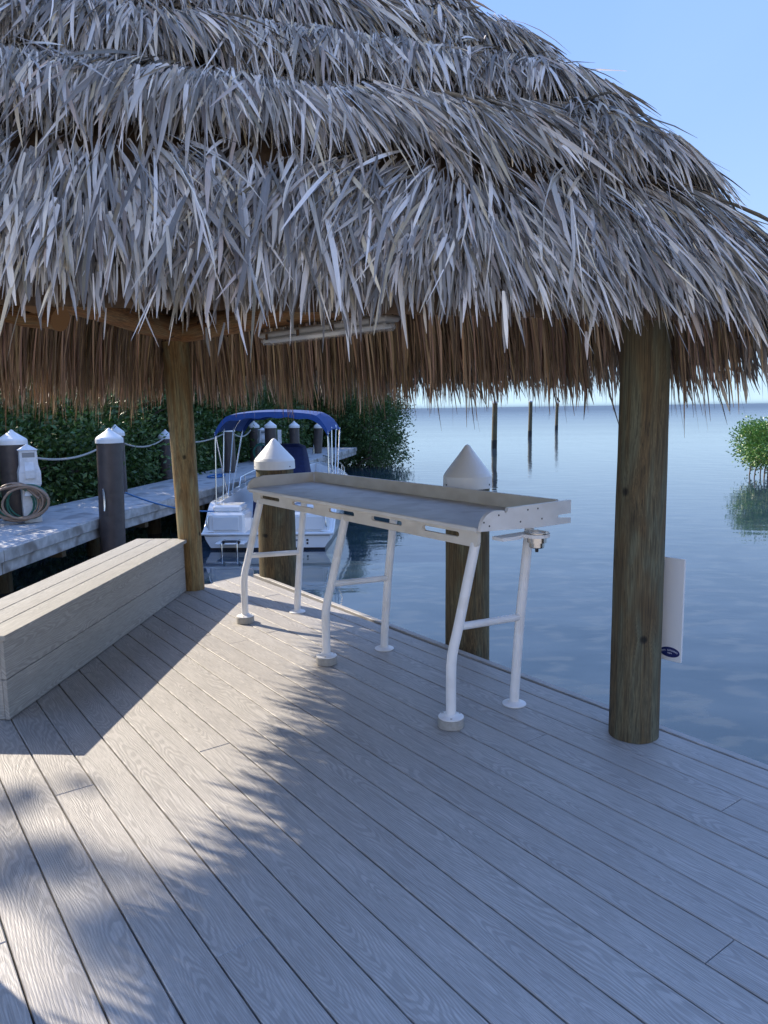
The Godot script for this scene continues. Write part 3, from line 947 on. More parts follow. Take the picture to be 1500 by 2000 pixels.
# ---------------------------------------------------------------- boat
func build_boat() -> void:
	var t := thing("motor_boat", "white open motor boat with blue canopy moored by the dock", "boat", P(-1.86, WATER, 11.62), deg_to_rad(-2.5))
	var half := func(s: float) -> float: return 1.04 * (1.0 - pow(maxf(0.0, (s - 0.35) / 0.65), 2.6) * 0.93) * (0.985 + 0.015 * minf(s * 8.0, 1.0))
	var sheer := func(s: float) -> float: return lerpf(0.28, 0.70, smoothstep(0.0, 0.11, s)) + 0.25 * pow(maxf(0.0, (s - 0.11) / 0.89), 1.3)
	var L := 6.1
	var N := 40
	var hull := Mb.new()
	var rub := Mb.new()
	var deck := Mb.new()
	var boot := Mb.new()
	var rows := []
	for i in N + 1:
		var s := float(i) / N
		var w: float = half.call(s)
		var h: float = sheer.call(s)
		var z := -L * s
		var ch := 0.05 + 0.35 * pow(s, 3.0)
		rows.append([Vector3(0, -0.30 + 0.5 * pow(s, 4.0), z), Vector3(w * 0.72, -0.12 + 0.3 * pow(s, 3.0), z), Vector3(w * 0.90, ch, z), Vector3(w * 0.965, lerpf(ch, h, 0.5), z), Vector3(w, h, z - 0.18 * pow(s, 3)), Vector3(maxf(w - 0.17, 0.0), h + 0.015, z), Vector3(maxf(w - 0.19, 0.0), 0.16, z)])
	for i in N:
		for sd in [-1.0, 1.0]:
			var f := Vector3(sd, 1, 1)
			for j in 6:
				var a: Vector3 = rows[i][j] * f
				var b: Vector3 = rows[i][j + 1] * f
				var c: Vector3 = rows[i + 1][j + 1] * f
				var d: Vector3 = rows[i + 1][j] * f
				var inside: Vector3 = Vector3(0, 0.25, a.z) if j < 4 else (Vector3((a.x + b.x) / 2, -1, a.z) if j == 4 else Vector3(sd * 3, 0.3, a.z))
				var target := boot if j == 0 else (hull if j < 4 else deck)
				target.face([a, b, c], inside); target.face([a, c, d], inside)
		# cockpit floor
		if i < N - 3:
			var a: Vector3 = rows[i][6]
			var b: Vector3 = rows[i + 1][6]
			deck.face([Vector3(-a.x, 0.16, a.z), Vector3(a.x, 0.16, a.z), Vector3(b.x, 0.16, b.z), Vector3(-b.x, 0.16, b.z)], Vector3(0, -1, a.z))
	# transom
	var r0: Array = rows[0]
	var tr := []
	for j in range(1, 5): tr.append(r0[j])
	for j in range(4, 0, -1): tr.append(r0[j] * Vector3(-1, 1, 1))
	hull.face(tr, Vector3(0, 0.1, -1))
	boot.face([r0[0], r0[1], r0[1] * Vector3(-1, 1, 1)], Vector3(0, 0.1, -1))
	var ho := part("hull", hull, M.gel, t)
	part("bottom", boot, M.bottom_paint, t)
	part("inner_liner", deck, M.gel, t)
	# dark waterline band on the stern
	var band := Mb.new()
	band.box(Vector3(0, 0.012, 0.004), Vector3(1.84, 0.05, 0.008), 0.002)
	part("waterline_band", band, M.bottom_paint, t)
	# rub rail all round
	for sd in [-1.0, 1.0]:
		var path := []
		for i in N + 1: path.append(rows[i][4] * Vector3(sd, 1, 1) + Vector3(sd * 0.012, -0.02, 0))
		rub = Mb.new()
		rub.tube(path, 0.022, 8)
		part("rub_rail", rub, M.gel, t)
	rub = Mb.new()
	rub.tube([Vector3(-1.05, 0.262, 0.012), Vector3(-0.9, 0.262, 0.022), Vector3(0.9, 0.262, 0.022), Vector3(1.05, 0.262, 0.012)], 0.024, 8)
	part("rub_rail", rub, M.gel, t)
	rub = Mb.new()
	rub.box(Vector3(0, 0.235, 0.01), Vector3(2.0, 0.012, 0.02), 0.003)
	part("rub_strip", rub, M.rub, t)
	# stern boxes left and right of the well
	for q in [[-0.665, 0.60, 0.66], [0.62, 0.74, 0.60]]:
		var b := Mb.new()
		b.box(Vector3(q[0], 0.41, -0.32), Vector3(q[1], 0.36, 0.56), 0.035)
		var bo := part("stern_box", b, M.gel, t)
		b = Mb.new()
		b.box(Vector3(q[0], 0.425, -0.030), Vector3(q[1] * 0.70, 0.22, 0.014), 0.006)
		part("panel", b, M.gel, bo)
		b = Mb.new()
		b.box(Vector3(q[0], 0.645, -0.36), Vector3(q[1] * 0.78, 0.11, 0.42), 0.03)
		part("hatch", b, M.gel, bo)
	var b := Mb.new()
	b.box(Vector3(-0.06, 0.31, -0.55), Vector3(0.62, 0.26, 0.04), 0.012)
	part("splash_wall", b, M.gel, t)
	# small swim platform with folding ladder
	b = Mb.new()
	b.box(Vector3(-0.54, 0.145, 0.14), Vector3(0.46, 0.03, 0.26), 0.008)
	var sw := part("swim_platform", b, M.gel, t)
	b = Mb.new()
	b.box(Vector3(-0.54, 0.166, 0.15), Vector3(0.22, 0.012, 0.16), 0.003)
	part("tread_pad", b, M.black, sw)
	for x in [-0.66, -0.42]:
		b = Mb.new()
		b.tube([Vector3(x, 0.178, 0.05), Vector3(x, 0.178, 0.255), Vector3(x, 0.15, 0.285), Vector3(x, 0.03, 0.285), Vector3(x, -0.25, 0.27)], 0.013, 8)
		part("ladder_rail", b, M.alu, sw)
		b = Mb.new()
		b.tube([Vector3(x + 0.02, 0.17, 0.235), Vector3(x + 0.02, 0.17, 0.275)], 0.026, 10)
		part("ladder_foot", b, M.black, sw)
	b = Mb.new()
	b.tube([Vector3(-0.66, -0.04, 0.28), Vector3(-0.42, -0.04, 0.28)], 0.013, 8)
	part("ladder_step", b, M.alu, sw)
	# stern marks and fittings
	for q in [[0.50, 0.155, 0.14, 0.03], [0.64, 0.157, 0.035, 0.03], [0.64, 0.105, 0.03, 0.035]]:
		b = Mb.new()
		b.box(Vector3(q[0], q[1], 0.003), Vector3(q[2], q[3], 0.006), 0.001)
		part("stern_mark", b, M.rub if q[2] > 0.1 else M.screw, t)
	for q in [[-0.26, 0.03], [0.12, 0.18]]:
		b = Mb.new()
		b.tube([Vector3(q[0], q[1] + 0.02, 0), Vector3(q[0], q[1] + 0.02, 0.03), Vector3(q[0] - 0.005, q[1] - 0.05, 0.04), Vector3(q[0] - 0.06, q[1] - 0.14, 0.03)], 0.012, 7)
		part("drain_hose", b, M.black, t)
	for sd in [-1.0, 1.0]:
		b = Mb.new()
		b.tube([Vector3(sd * 0.95, 0.36, 0.0), Vector3(sd * 0.945, 0.40, 0.04), Vector3(sd * 0.94, 0.52, 0.02), Vector3(sd * 0.935, 0.56, -0.02)], 0.012, 7)
		part("grab_handle", b, M.alu, t)
	# console under a navy cover, seat and windscreen
	b = Mb.new()
	var rings := []
	for k in 6:
		var y: float = [0.17, 0.6, 1.0, 1.35, 1.55, 1.60][k]
		var hw: float = [0.56, 0.53, 0.47, 0.42, 0.38, 0.28][k]
		var hd: float = [0.50, 0.46, 0.40, 0.34, 0.28, 0.16][k]
		var ring := []
		for a in 40:
			var an := TAU * a / 40
			var cx := signf(cos(an)) * pow(absf(cos(an)), 0.45)
			var cz := signf(sin(an)) * pow(absf(sin(an)), 0.45)
			var pleat := 1.0 + 0.035 * sin(an * 9.0 + y * 2.0) * (1.0 - y / 1.7)
			ring.append(Vector3(cx * hw * pleat, y, -1.75 + cz * hd * pleat))
		rings.append(ring)
	for k in 5:
		for a in 40:
			var a1 := (a + 1) % 40
			b.face([rings[k][a], rings[k][a1], rings[k + 1][a1], rings[k + 1][a]], Vector3(0, rings[k][0].y - 0.1, -1.75))
	b.face(rings[5], Vector3(0, 1, -1.75))
	part("console_cover", b, M.navy, t)
	b = Mb.new()
	b.box(Vector3(0.08, 0.42, -3.1), Vector3(0.9, 0.5, 0.6), 0.05)
	part("forward_seat", b, M.gel, t)
	b = Mb.new()
	b.box(Vector3(0.1, 0.62, -5.0), Vector3(0.9, 0.32, 0.5), 0.06)
	part("bow_box", b, M.gel, t)
	# blue bimini: crown, valance and bows
	b = Mb.new()
	var us := [-0.62, -1.2, -1.9, -2.6]
	var lift := [0.0, 0.035, 0.03, -0.02]
	var grid := []
	for i in us.size():
		var line := []
		for k in 29:
			var x := -1.0 + 2.0 * k / 28.0
			var y: float = 2.175 + lift[i] - 0.10 * pow(absf(x), 2.2) - 0.24 * pow(maxf(0.0, (absf(x) - 0.72) / 0.28), 2.0)
			line.append(Vector3(x * 0.945, y, us[i]))
		grid.append(line)
	for i in us.size() - 1:
		for k in 28:
			b.face([grid[i][k], grid[i][k + 1], grid[i + 1][k + 1], grid[i + 1][k]], Vector3(0, 0, -1.6))
			var dn := Vector3(0, -0.012, 0)
			b.face([grid[i][k] + dn, grid[i][k + 1] + dn, grid[i + 1][k + 1] + dn, grid[i + 1][k] + dn], Vector3(0, 5, -1.6))
	for e in [0, us.size() - 1]:
		var zo := 0.02 if e == 0 else -0.02
		for k in 28:
			var d0 := Vector3(0, -0.095 - 0.012 * sin(k * 1.3), zo)
			var d1 := Vector3(0, -0.095 - 0.012 * sin((k + 1) * 1.3), zo)
			b.face([grid[e][k], grid[e][k + 1], grid[e][k + 1] + d1, grid[e][k] + d0], Vector3(0, 1.9, -1.6))
	part("canopy", b, M.canvas, t)
	for i in [0, 2]:
		b = Mb.new()
		var path := []
		for k in 29: path.append(grid[i][k] + Vector3(0, -0.034, -0.03))
		b.tube(path, 0.012, 7)
		part("canopy_bow", b, M.alu, t)
	for sd in [-1.0, 1.0]:
		for q in [[-0.62, -0.55, 1.72], [-0.62, -1.35, 1.75], [-1.9, -1.35, 1.82], [-2.6, -1.6, 1.75], [-1.2, -1.0, 1.8]]:
			b = Mb.new()
			b.tube([Vector3(sd * 0.945, 0.70 if q[1] < -0.6 else 0.60, q[1]), Vector3(sd * 0.93, q[2] + 0.1, q[0])], 0.0115, 7)
			part("canopy_pole", b, M.alu, t)
	# low rails towards the bow
	for sd in [-1.0, 1.0]:
		b = Mb.new()
		var path := []
		for i in range(15, 39):
			path.append(rows[i][4] * Vector3(sd, 1, 1) + Vector3(-sd * 0.07, 0.02 if i == 15 else 0.19, 0))
		b.tube(path, 0.0125, 7)
		var ro := part("bow_rail", b, M.alu, t)
		for i in [18, 23, 28, 33]:
			b = Mb.new()
			var p: Vector3 = rows[i][4] * Vector3(sd, 1, 1) + Vector3(-sd * 0.07, 0, 0)
			b.tube([p, p + Vector3(0, 0.19, 0)], 0.011, 6)
			part("rail_post", b, M.alu, ro)
		for i in [6, 14, 30]:
			b = Mb.new()
			var p: Vector3 = rows[i][4] * Vector3(sd, 1, 1) + Vector3(-sd * 0.08, 0.03, 0)
			b.tube([p + Vector3(0, 0.02, 0.09), p + Vector3(0, 0.012, 0), p + Vector3(0, 0.02, -0.09)], [0.008, 0.012, 0.008], 7)
			part("cleat", b, M.alu, t)

# ---------------------------------------------------------------- hut
var LN := [Vector2(-1.635, 6.19), Vector2(-1.95, 2.32), Vector2(1.131, 3.244)]   # post centres (x, f)
var apex := Vector2(-0.72, 4.15)
const EAVE_OUT := 0.53
const EAVE_Y := 1.99
const APEX_Y := 3.68
const DOME := 1.45
var reach := PackedFloat32Array()
var lean_noise := noise(88, 1.0, 2)

func seg_dist(p: Vector2, a: Vector2, b: Vector2) -> float:
	var t := clampf((p - a).dot(b - a) / (b - a).length_squared(), 0.0, 1.0)
	return p.distance_to(a + (b - a) * t)

func eave_table() -> void:
	reach.resize(721)
	for k in 721:
		var d := Vector2.from_angle(TAU * k / 720.0)
		var lo := 0.0
		var hi := 6.0
		for it in 30:
			var m := (lo + hi) / 2
			var p := apex + d * m
			var out := EAVE_OUT
			var inside := Geometry2D.is_point_in_polygon(p, PackedVector2Array(LN))
			var sd := minf(seg_dist(p, LN[0], LN[1]), minf(seg_dist(p, LN[1], LN[2]), seg_dist(p, LN[2], LN[0])))
			if inside or sd < out: lo = m
			else: hi = m
		reach[k] = lo

func rim(th: float) -> float:
	var k := fposmod(th, TAU) / TAU * 720.0
	var i := int(k)
	return lerpf(reach[i], reach[i + 1], k - i)

func roof(th: float, q: float, off := 0.0) -> Vector3:
	var r := rim(th) * q
	return P(apex.x + cos(th) * r, EAVE_Y + (APEX_Y - EAVE_Y) * (1.0 - pow(q, DOME)) - 0.13 * pow(q, 9.0) + off, apex.y + sin(th) * r)

# height of the roof skin above a point, -100 beyond the eave
func skin(p: Vector3) -> float:
	var d := Vector2(p.x, -p.z) - apex
	var q := d.length() / maxf(rim(d.angle()), 0.01)
	if q > 1.0: return -100.0
	return EAVE_Y + (APEX_Y - EAVE_Y) * (1.0 - pow(q, DOME)) - 0.13 * pow(q, 9.0)

# lowest point of the fringe: trimmed higher over the side that faces the deck
func hem(th: float) -> float:
	var d := Vector2(cos(th), sin(th))
	var near := smoothstep(0.62, 0.85, d.dot(Vector2(0.291, -0.957)))
	return lerpf(1.62, 1.86, near)

# one dry leaf blade: a folded ribbon that follows the roof and then hangs
func blade(b: Mb, root: Vector3, dir: Vector3, side: Vector3, length: float, width: float, droop: float, segs: int, floor_y: float, clear: float, skip := 0.0) -> void:
	var step := length / segs
	var p := root
	var d := dir
	var roll := rng.randf_range(-0.9, 0.9)
	var curl := rng.randf_range(-0.22, 0.22)
	var up0 := d.cross(side).normalized()
	var s := (side * cos(roll) + up0 * sin(roll)).normalized()
	# follow the fall of the thatch down to where this blade comes out
	var gone := 0.0
	while gone < skip:
		d = (d + Vector3(0, -droop * 0.06 / step * 1.0, 0)).normalized()
		p += d * 0.06
		gone += 0.06
		var h := skin(p)
		if h > -50.0 and p.y < h + clear: p.y = h + clear
		if p.y < floor_y + 0.1: break
	if skip > 0.0:
		d = (d + up_and_out(p) * rng.randf_range(0.0, 0.35)).normalized()
		s = (s - d * s.dot(d)).normalized()
	var pts := PackedVector3Array()
	var dirs := PackedVector3Array()
	for k in segs + 1:
		pts.append(p); dirs.append(d)
		if p.y < floor_y: break
		d = (d + Vector3(0, -droop, 0) + s * curl * 0.35).normalized()
		p += d * step
		var h := skin(p)
		if h > -50.0 and p.y < h + clear: p.y = h + clear
	var m := pts.size()
	if m < 3: return
	var last_l := Vector3.ZERO
	var last_m := Vector3.ZERO
	var last_r := Vector3.ZERO
	for k in m:
		var t := float(k) / (m - 1)
		p = pts[k]; d = dirs[k]
		s = (s - d * s.dot(d)).normalized()
		var w := width * (0.55 + 1.1 * t) if t < 0.4 else width * (1.0 - pow((t - 0.4) / 0.6, 2.2) * 0.86)
		var nn := s.cross(d).normalized()
		var l := p - s * (w * 0.5) + nn * (w * 0.10)
		var r := p + s * (w * 0.5) + nn * (w * 0.10)
		if k > 0:
			var n1 := (nn - s * 0.25).normalized()
			var n2 := (nn + s * 0.25).normalized()
			b.tri(last_l, last_m, p, n1, n1, n1); b.tri(last_l, p, l, n1, n1, n1)
			b.tri(last_m, last_r, r, n2, n2, n2); b.tri(last_m, r, p, n2, n2, n2)
		last_l = l; last_m = p; last_r = r

func up_and_out(p: Vector3) -> Vector3:
	var d := Vector2(p.x, -p.z) - apex
	d = d.normalized()
	return Vector3(d.x, 0.4, -d.y)

func grey(r: float) -> Color:
	var k := (0.15 + 0.60 * pow(rng.randf(), 1.35)) * r
	var warm := rng.randf()
	if warm < 0.06: return Color(k * 1.2, k * 1.0, k * 0.68)
	if warm < 0.16: return Color(k * 0.80, k * 0.66, k * 0.56)
	if warm < 0.45: return Color(k * 1.1, k * 0.99, k * 0.82)
	return Color(k * 1.06, k * 0.985, k * 0.90)

func brown() -> Color:
	var k := 0.14 + 0.52 * pow(rng.randf(), 1.6)
	return Color(k * 1.1, k * rng.randf_range(0.70, 0.84), k * rng.randf_range(0.42, 0.60))

const COURSES := [[0.82, 1.0], [0.69, 0.865], [0.56, 0.735], [0.42, 0.61], [0.26, 0.48], [0.08, 0.34]]

func down_slope(th: float, q: float) -> Array:
	# (point, unit direction of fall, unit sideways)
	var p := roof(th, q)
	var radial := (roof(th, minf(q + 0.03, 1.03)) - p).normalized()
	var tang := (roof(th + 0.03, q) - roof(th - 0.03, q)).normalized()
	var fall := (radial - tang * radial.dot(tang) * 0.55).normalized()
	var side := tang
	return [p, fall, side]

func tuft(b: Mb, th: float, course: int, n: int, spread: float, k_len: float, k_wide := 1.0) -> void:
	var c: Array = COURSES[course]
	var q := rng.randf_range(c[0], lerpf(c[0], c[1], 0.93))
	var w: float = (q - c[0]) / (c[1] - c[0])
	var ds := down_slope(th, q)
	var tone := rng.randf_range(0.8, 1.15)
	var thick := 0.005 + (0.14 if course == 0 else 0.20) * (1.0 - pow(1.0 - w, 1.6)) + rng.randf_range(-0.015, 0.025)
	var comb: float = lean_noise.get_noise_2d(ds[0].x * 1.6 + course * 17.0, ds[0].z * 1.6 + ds[0].y) * 0.75
	var reach_m: float = (c[1] - q) * rim(th) * 1.25
	var hy := hem(th)
	for k in n:
		b.col = grey(tone)
		var a := comb * (1.0 + 0.5 * (1.0 - w)) + rng.randf_range(-spread, spread)
		var side: Vector3 = ds[2]
		var dir: Vector3 = (ds[1] * cos(a) + side * sin(a) + Vector3(0, 0.36 * (1.0 - w) * (1.0 - w) + 0.12, 0)).normalized()
		var root: Vector3 = ds[0] + Vector3(0, thick, 0) + side * rng.randf_range(-0.05, 0.05)
		var ln := rng.randf_range(0.13, 0.30) * k_len
		var total := minf(reach_m, 0.22) + 0.04
		var fy := -10.0
		if course == 0:
			total = reach_m + 0.5
			fy = hy + rng.randf_range(-0.06, 0.18) - (rng.randf_range(0.0, 0.16) if rng.randf() < 0.12 else 0.0)
		var skip := rng.randf() * maxf(total - ln * 0.6, 0.0)
		if rng.randf() < 0.12: ln *= 1.6
		blade(b, root, dir, side, ln, (0.0045 + 0.0155 * pow(rng.randf(), 1.5)) * k_wide, rng.randf_range(0.10, 0.24), 4, fy, 0.012 + 0.035 * rng.randf(), skip)

func log_beam(a: Vector3, b2: Vector3, r: float, sd: int) -> Mb:
	var m := Mb.new()
	var path := []
	for k in 13: path.append(a.lerp(b2, k / 12.0) + Vector3(0, 0.006 * sin(k * 1.1 + sd), 0))
	m.tube(path, r, 20, true, 0.10, sd)
	return m

func build_hut() -> void:
	eave_table()
	var t := thing("thatched_hut", "open palm thatched hut on round timber posts at the deck edge", "hut")
	# posts
	var specs := [[LN[0], 0.107, 0.093, 2.06, Vector3(-0.022, 0, 0.0)], [LN[1], 0.11, 0.10, 2.06, Vector3.ZERO], [LN[2], 0.110, 0.100, 2.2, Vector3(0.001, 0, 0)]]
	for i in 3:
		var s: Array = specs[i]
		var b := Mb.new()
		var prof := []
		for k in 17:
			var y: float = s[3] * k / 16.0
			var r: float = lerpf(s[2], s[1], k / 16.0) if i == 0 else lerpf(s[1], s[2], k / 16.0)
			prof.append(Vector2(r, y + 0.001))
		b.lathe(prof, 40, Vector3.ZERO, s[4], 1.0, 0.05, 31 + i)
		var po := part("post", b, M.post_pale if i == 0 else M.post, t)
		po.position = P(s[0].x, 0, s[0].y)
		po.rotation.y = [2.2, 0.0, 5.0][i]
		if i == 0:
			po.rotation.y = 0.0
	# eave beams meeting over the posts
	var by := 2.15
	var pairs := [[0, 1], [0, 2], [1, 2]]
	for k in 3:
		var a: Vector2 = LN[pairs[k][0]]
		var c: Vector2 = LN[pairs[k][1]]
		var d := (c - a).normalized()
		part("eave_beam", log_beam(P(a.x - 0.01, by, a.y) + P(d.x, 0, d.y) * -0.02, P(c.x, by, c.y) + P(d.x, 0, d.y) * 0.18, 0.092, 3 + k), M.log, t)
	# end of a tie log below the left beam
	part("tie_log", log_beam(P(-2.25, 2.09, 4.15), P(-1.66, 1.985, 3.95), 0.065, 9), M.log, t)
	# rafters up to the crown
	for k in 14:
		var th := TAU * k / 14.0 + 0.1
		var b := Mb.new()
		b.tube([roof(th, 0.97, -0.16), roof(th, 0.75, -0.17), roof(th, 0.5, -0.18), roof(th, 0.25, -0.18), roof(th, 0.04, -0.18)], 0.04, 8)
		part("rafter", b, M.rafter, t)
	# packed lower thatch, a closed shell under the loose blades
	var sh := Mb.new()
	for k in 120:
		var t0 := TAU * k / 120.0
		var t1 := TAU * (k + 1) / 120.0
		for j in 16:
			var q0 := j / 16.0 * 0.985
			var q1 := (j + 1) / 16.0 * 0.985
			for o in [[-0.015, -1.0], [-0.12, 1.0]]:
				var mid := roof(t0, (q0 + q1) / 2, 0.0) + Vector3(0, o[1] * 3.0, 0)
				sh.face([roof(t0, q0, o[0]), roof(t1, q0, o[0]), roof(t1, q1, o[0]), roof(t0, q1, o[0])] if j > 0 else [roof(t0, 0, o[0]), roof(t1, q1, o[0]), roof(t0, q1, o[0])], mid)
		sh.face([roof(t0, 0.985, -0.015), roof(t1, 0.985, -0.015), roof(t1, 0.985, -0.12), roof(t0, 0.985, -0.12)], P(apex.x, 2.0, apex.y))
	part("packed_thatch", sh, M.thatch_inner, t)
	# loose blades
	rng.seed = 77
	var bulk := Mb.new()
	var near_dir := Vector2(0.291, -0.957)
	var right_dir := Vector2(0.98, -0.2)
	for course in 6:
		var per: int = [17000, 8000, 6200, 4600, 3000, 1700][course]
		var k := 0
		var tries := 0
		while k < per and tries < 200000:
			tries += 1
			var th := rng.randf() * TAU
			# spread evenly along the eave; the far outer sides, which are out of view, get fewer
			if rng.randf() > rim(th) / 2.9: continue
			var d := Vector2(cos(th), sin(th))
			var seen := maxf(d.dot(near_dir), d.dot(right_dir))
			if seen < 0.15 and rng.randf() > 0.25: continue
			tuft(bulk, th, course, 2, 0.42, 1.0)
			k += 1
	# fringe of the inner leaf layers, hanging below the beams all round
	for k in 13500:
		var th := rng.randf() * TAU
		if rng.randf() > rim(th) / 2.9: continue
		var q := rng.randf_range(0.80, 0.985)
		var ds := down_slope(th, q)
		bulk.col = brown()
		var side: Vector3 = ds[2]
		var a := rng.randf_range(-0.16, 0.16)
		var root: Vector3 = ds[0] + Vector3(0, -0.14 - rng.randf() * 0.05, 0)
		var out: Vector3 = (ds[1] * 0.8 + Vector3(0, -0.55, 0) + side * a).normalized()
		var clump := 0.08 * sin(th * 23.0) + 0.08 * sin(th * 41.0 + 1.0) * sin(th * 5.0) + 0.04 * sin(th * 97.0)
		var fl := hem(th) + (hem(th) - 1.62) * 1.4 + clump * 0.7 + rng.randf_range(-0.05, 0.20) - (0.04 if rng.randf() < 0.1 else 0.0)
		if rng.randf() < 0.05 and fl < 1.75: fl -= rng.randf_range(0.03, 0.12)
		var len := (root.y - fl) * 1.15
		if len < 0.2: continue
		# thin ribbon that starts outwards and turns down
		hang(bulk, root, out, side, len, rng.randf_range(0.006, 0.019), rng.randf_range(0.22, 0.4), 5)
	var st := part("thatch", bulk, M.thatch, t)
	st.set_meta("kind", "stuff")
	# the leaves that show largest, each a part of its own
	rng.seed = 404
	var made := 0
	var guard := 0
	while made < 300 and guard < 20000:
		guard += 1
		var th := rng.randf() * TAU
		var d := Vector2(cos(th), sin(th))
		if rng.randf() > rim(th) / 2.9: continue
		if d.dot(near_dir) < 0.45 and d.dot(right_dir) < 0.55: continue
		var b := Mb.new()
		var course: int = [0, 0, 0, 1, 1, 2, 2, 3, 4, 5][made % 10]
		tuft(b, th, course, 1, 0.34, 1.3, 1.35)
		if b.v.is_empty(): continue
		part("palm_leaf", b, M.thatch, t)
		made += 1

# a ribbon hanging free under the roof
func hang(b: Mb, root: Vector3, dir: Vector3, side: Vector3, length: float, width: float, droop: float, segs: int) -> void:
	var p := root
	var d := dir
	var a := rng.randf_range(-1.0, 1.0)
	var s := (side * cos(a) + dir.cross(side) * sin(a)).normalized()
	var sway := rng.randf_range(-0.05, 0.05)
	var pl := Vector3.ZERO
	var pr := Vector3.ZERO
	for k in segs + 1:
		var t := float(k) / segs
		var w := width * (1.0 - pow(t, 2.2) * 0.9)
		s = (s - d * s.dot(d)).normalized()
		var l := p - s * w * 0.5
		var r := p + s * w * 0.5
		var nn := s.cross(d).normalized()
		if k > 0: b.quad(pl, pr, r, l, [nn, nn, nn, nn], [Vector2.ZERO, Vector2.ZERO, Vector2.ZERO, Vector2.ZERO])
		pl = l; pr = r
		d = (d + Vector3(0, -droop, 0) + s * sway).normalized()
		p += d * (length / segs)

# ---------------------------------------------------------------- things on the hut
func build_fixtures() -> void:
	# strip light below the waterside beam
	var a := P(-0.82, 0, 5.33)
	var c := P(0.07, 0, 4.38)
	var d := (c - a)
	var len := d.length()
	var t := thing("strip_light", "unlit grey fluorescent strip light fixed under the waterside eave beam", "light", (a + c) / 2 + Vector3(0, 1.985, 0), atan2(-d.z, d.x))
	t.rotation.x = 0.0
	var b := Mb.new()
	b.box(Vector3(0, 0.03, 0), Vector3(len, 0.035, 0.125), 0.012)
	part("housing", b, M.housing, t)
	b = Mb.new()
	b.box(Vector3(0, -0.012, 0), Vector3(len - 0.03, 0.05, 0.115), 0.022)
	part("lens", b, M.lens, t)
	for z in [-0.028, 0.028]:
		b = Mb.new()
		b.tube([Vector3(-len / 2 + 0.04, -0.008, z), Vector3(len / 2 - 0.04, -0.008, z)], 0.0125, 10)
		part("lamp_tube", b, M.lamp_tube, t)
	for k in 4:
		b = Mb.new()
		var x := -len / 2 + 0.12 + k * (len - 0.24) / 3
		for s in [-1.0, 1.0]:
			b.box(Vector3(x, 0.012, s * 0.0645), Vector3(0.03, 0.04, 0.006), 0.001)
		part("clip", b, M.steel, t)
	for s in [-1.0, 1.0]:
		b = Mb.new()
		b.box(Vector3(s * 0.4, 0.057, 0), Vector3(0.04, 0.022, 0.06), 0.002)
		part("bracket", b, M.housing, t)
	# small printed tag on the beam
	var n := Vector2(-0.70, -0.71)
	var base: Vector2 = LN[0].lerp(LN[2], 0.47)
	var tg := thing("beam_tag", "small white printed tag on the eave beam above the strip light", "tag", P(base.x + n.x * 0.099, 2.135, base.y + n.y * 0.099), atan2(n.x, -n.y))
	b = Mb.new()
	b.box(Vector3.ZERO, Vector3(0.055, 0.045, 0.003), 0.001)
	part("plate", b, M.ivory, tg)
	for k in 3:
		b = Mb.new()
		b.box(Vector3(0, 0.012 - k * 0.011, 0.002), Vector3(0.042, 0.005, 0.0015), 0.0002)
		part("print_line", b, M.rub, tg)
	# sign board behind the right post, its plain back with an oval maker's sticker towards us
	var sd := Vector2(0.69, -0.72)
	var so := Vector2(0.72, 0.69)
	var mid: Vector2 = LN[2] + so * 0.119 + sd * 0.005
	var s := thing("sign_board", "white sign board fixed to the right hut post, with blue oval sticker", "sign", P(mid.x, 0.585, mid.y), atan2(-so.x, so.y))
	b = Mb.new()
	b.box(Vector3.ZERO, Vector3(0.31, 0.475, 0.014), 0.001)
	part("board", b, M.sign_back, s)
	# local +x of the board points along the visible end
	var ex := 0.103
	var ey := -0.197
	b = Mb.new()
	var oval := PackedVector2Array()
	for k in 40: oval.append(Vector2(ex, ey) + Vector2(cos(TAU * k / 40) * 0.046, sin(TAU * k / 40) * 0.0235))
	b.slab(oval, 0.0065, 0.0078)
	part("sticker", b, M.sticker, s)
	var font := SystemFont.new()
	font.font_names = PackedStringArray(["Droid Sans"])
	font.font_weight = 700
	var st := SurfaceTool.new()
	st.begin(Mesh.PRIMITIVE_TRIANGLES)
	var word := "EYE CATCHERS"
	for i in word.length():
		if word[i] == " ": continue
		var tm := TextMesh.new()
		tm.font = font; tm.text = word[i]; tm.font_size = 32; tm.pixel_size = 0.00031; tm.depth = 0.0006
		var f := (i - (word.length() - 1) / 2.0) / ((word.length() - 1) / 2.0)
		var p := Vector3(ex + f * 0.0345, ey + 0.0085 - 0.007 * f * f, 0.0082)
		st.append_from(tm, 0, Transform3D(Basis(Vector3.BACK, -f * 0.32), p))
	for q in [["Signs", 0.00026, -0.004], ["of the Keys", 0.00012, -0.0135]]:
		if q[0] != "Signs": continue
		var tm := TextMesh.new()
		tm.font = font; tm.text = q[0]; tm.font_size = 32; tm.pixel_size = q[1]; tm.depth = 0.0006
		st.append_from(tm, 0, Transform3D(Basis.IDENTITY, Vector3(ex, ey + q[2], 0.0082)))
	part("lettering", st.commit(), M.letter, s)

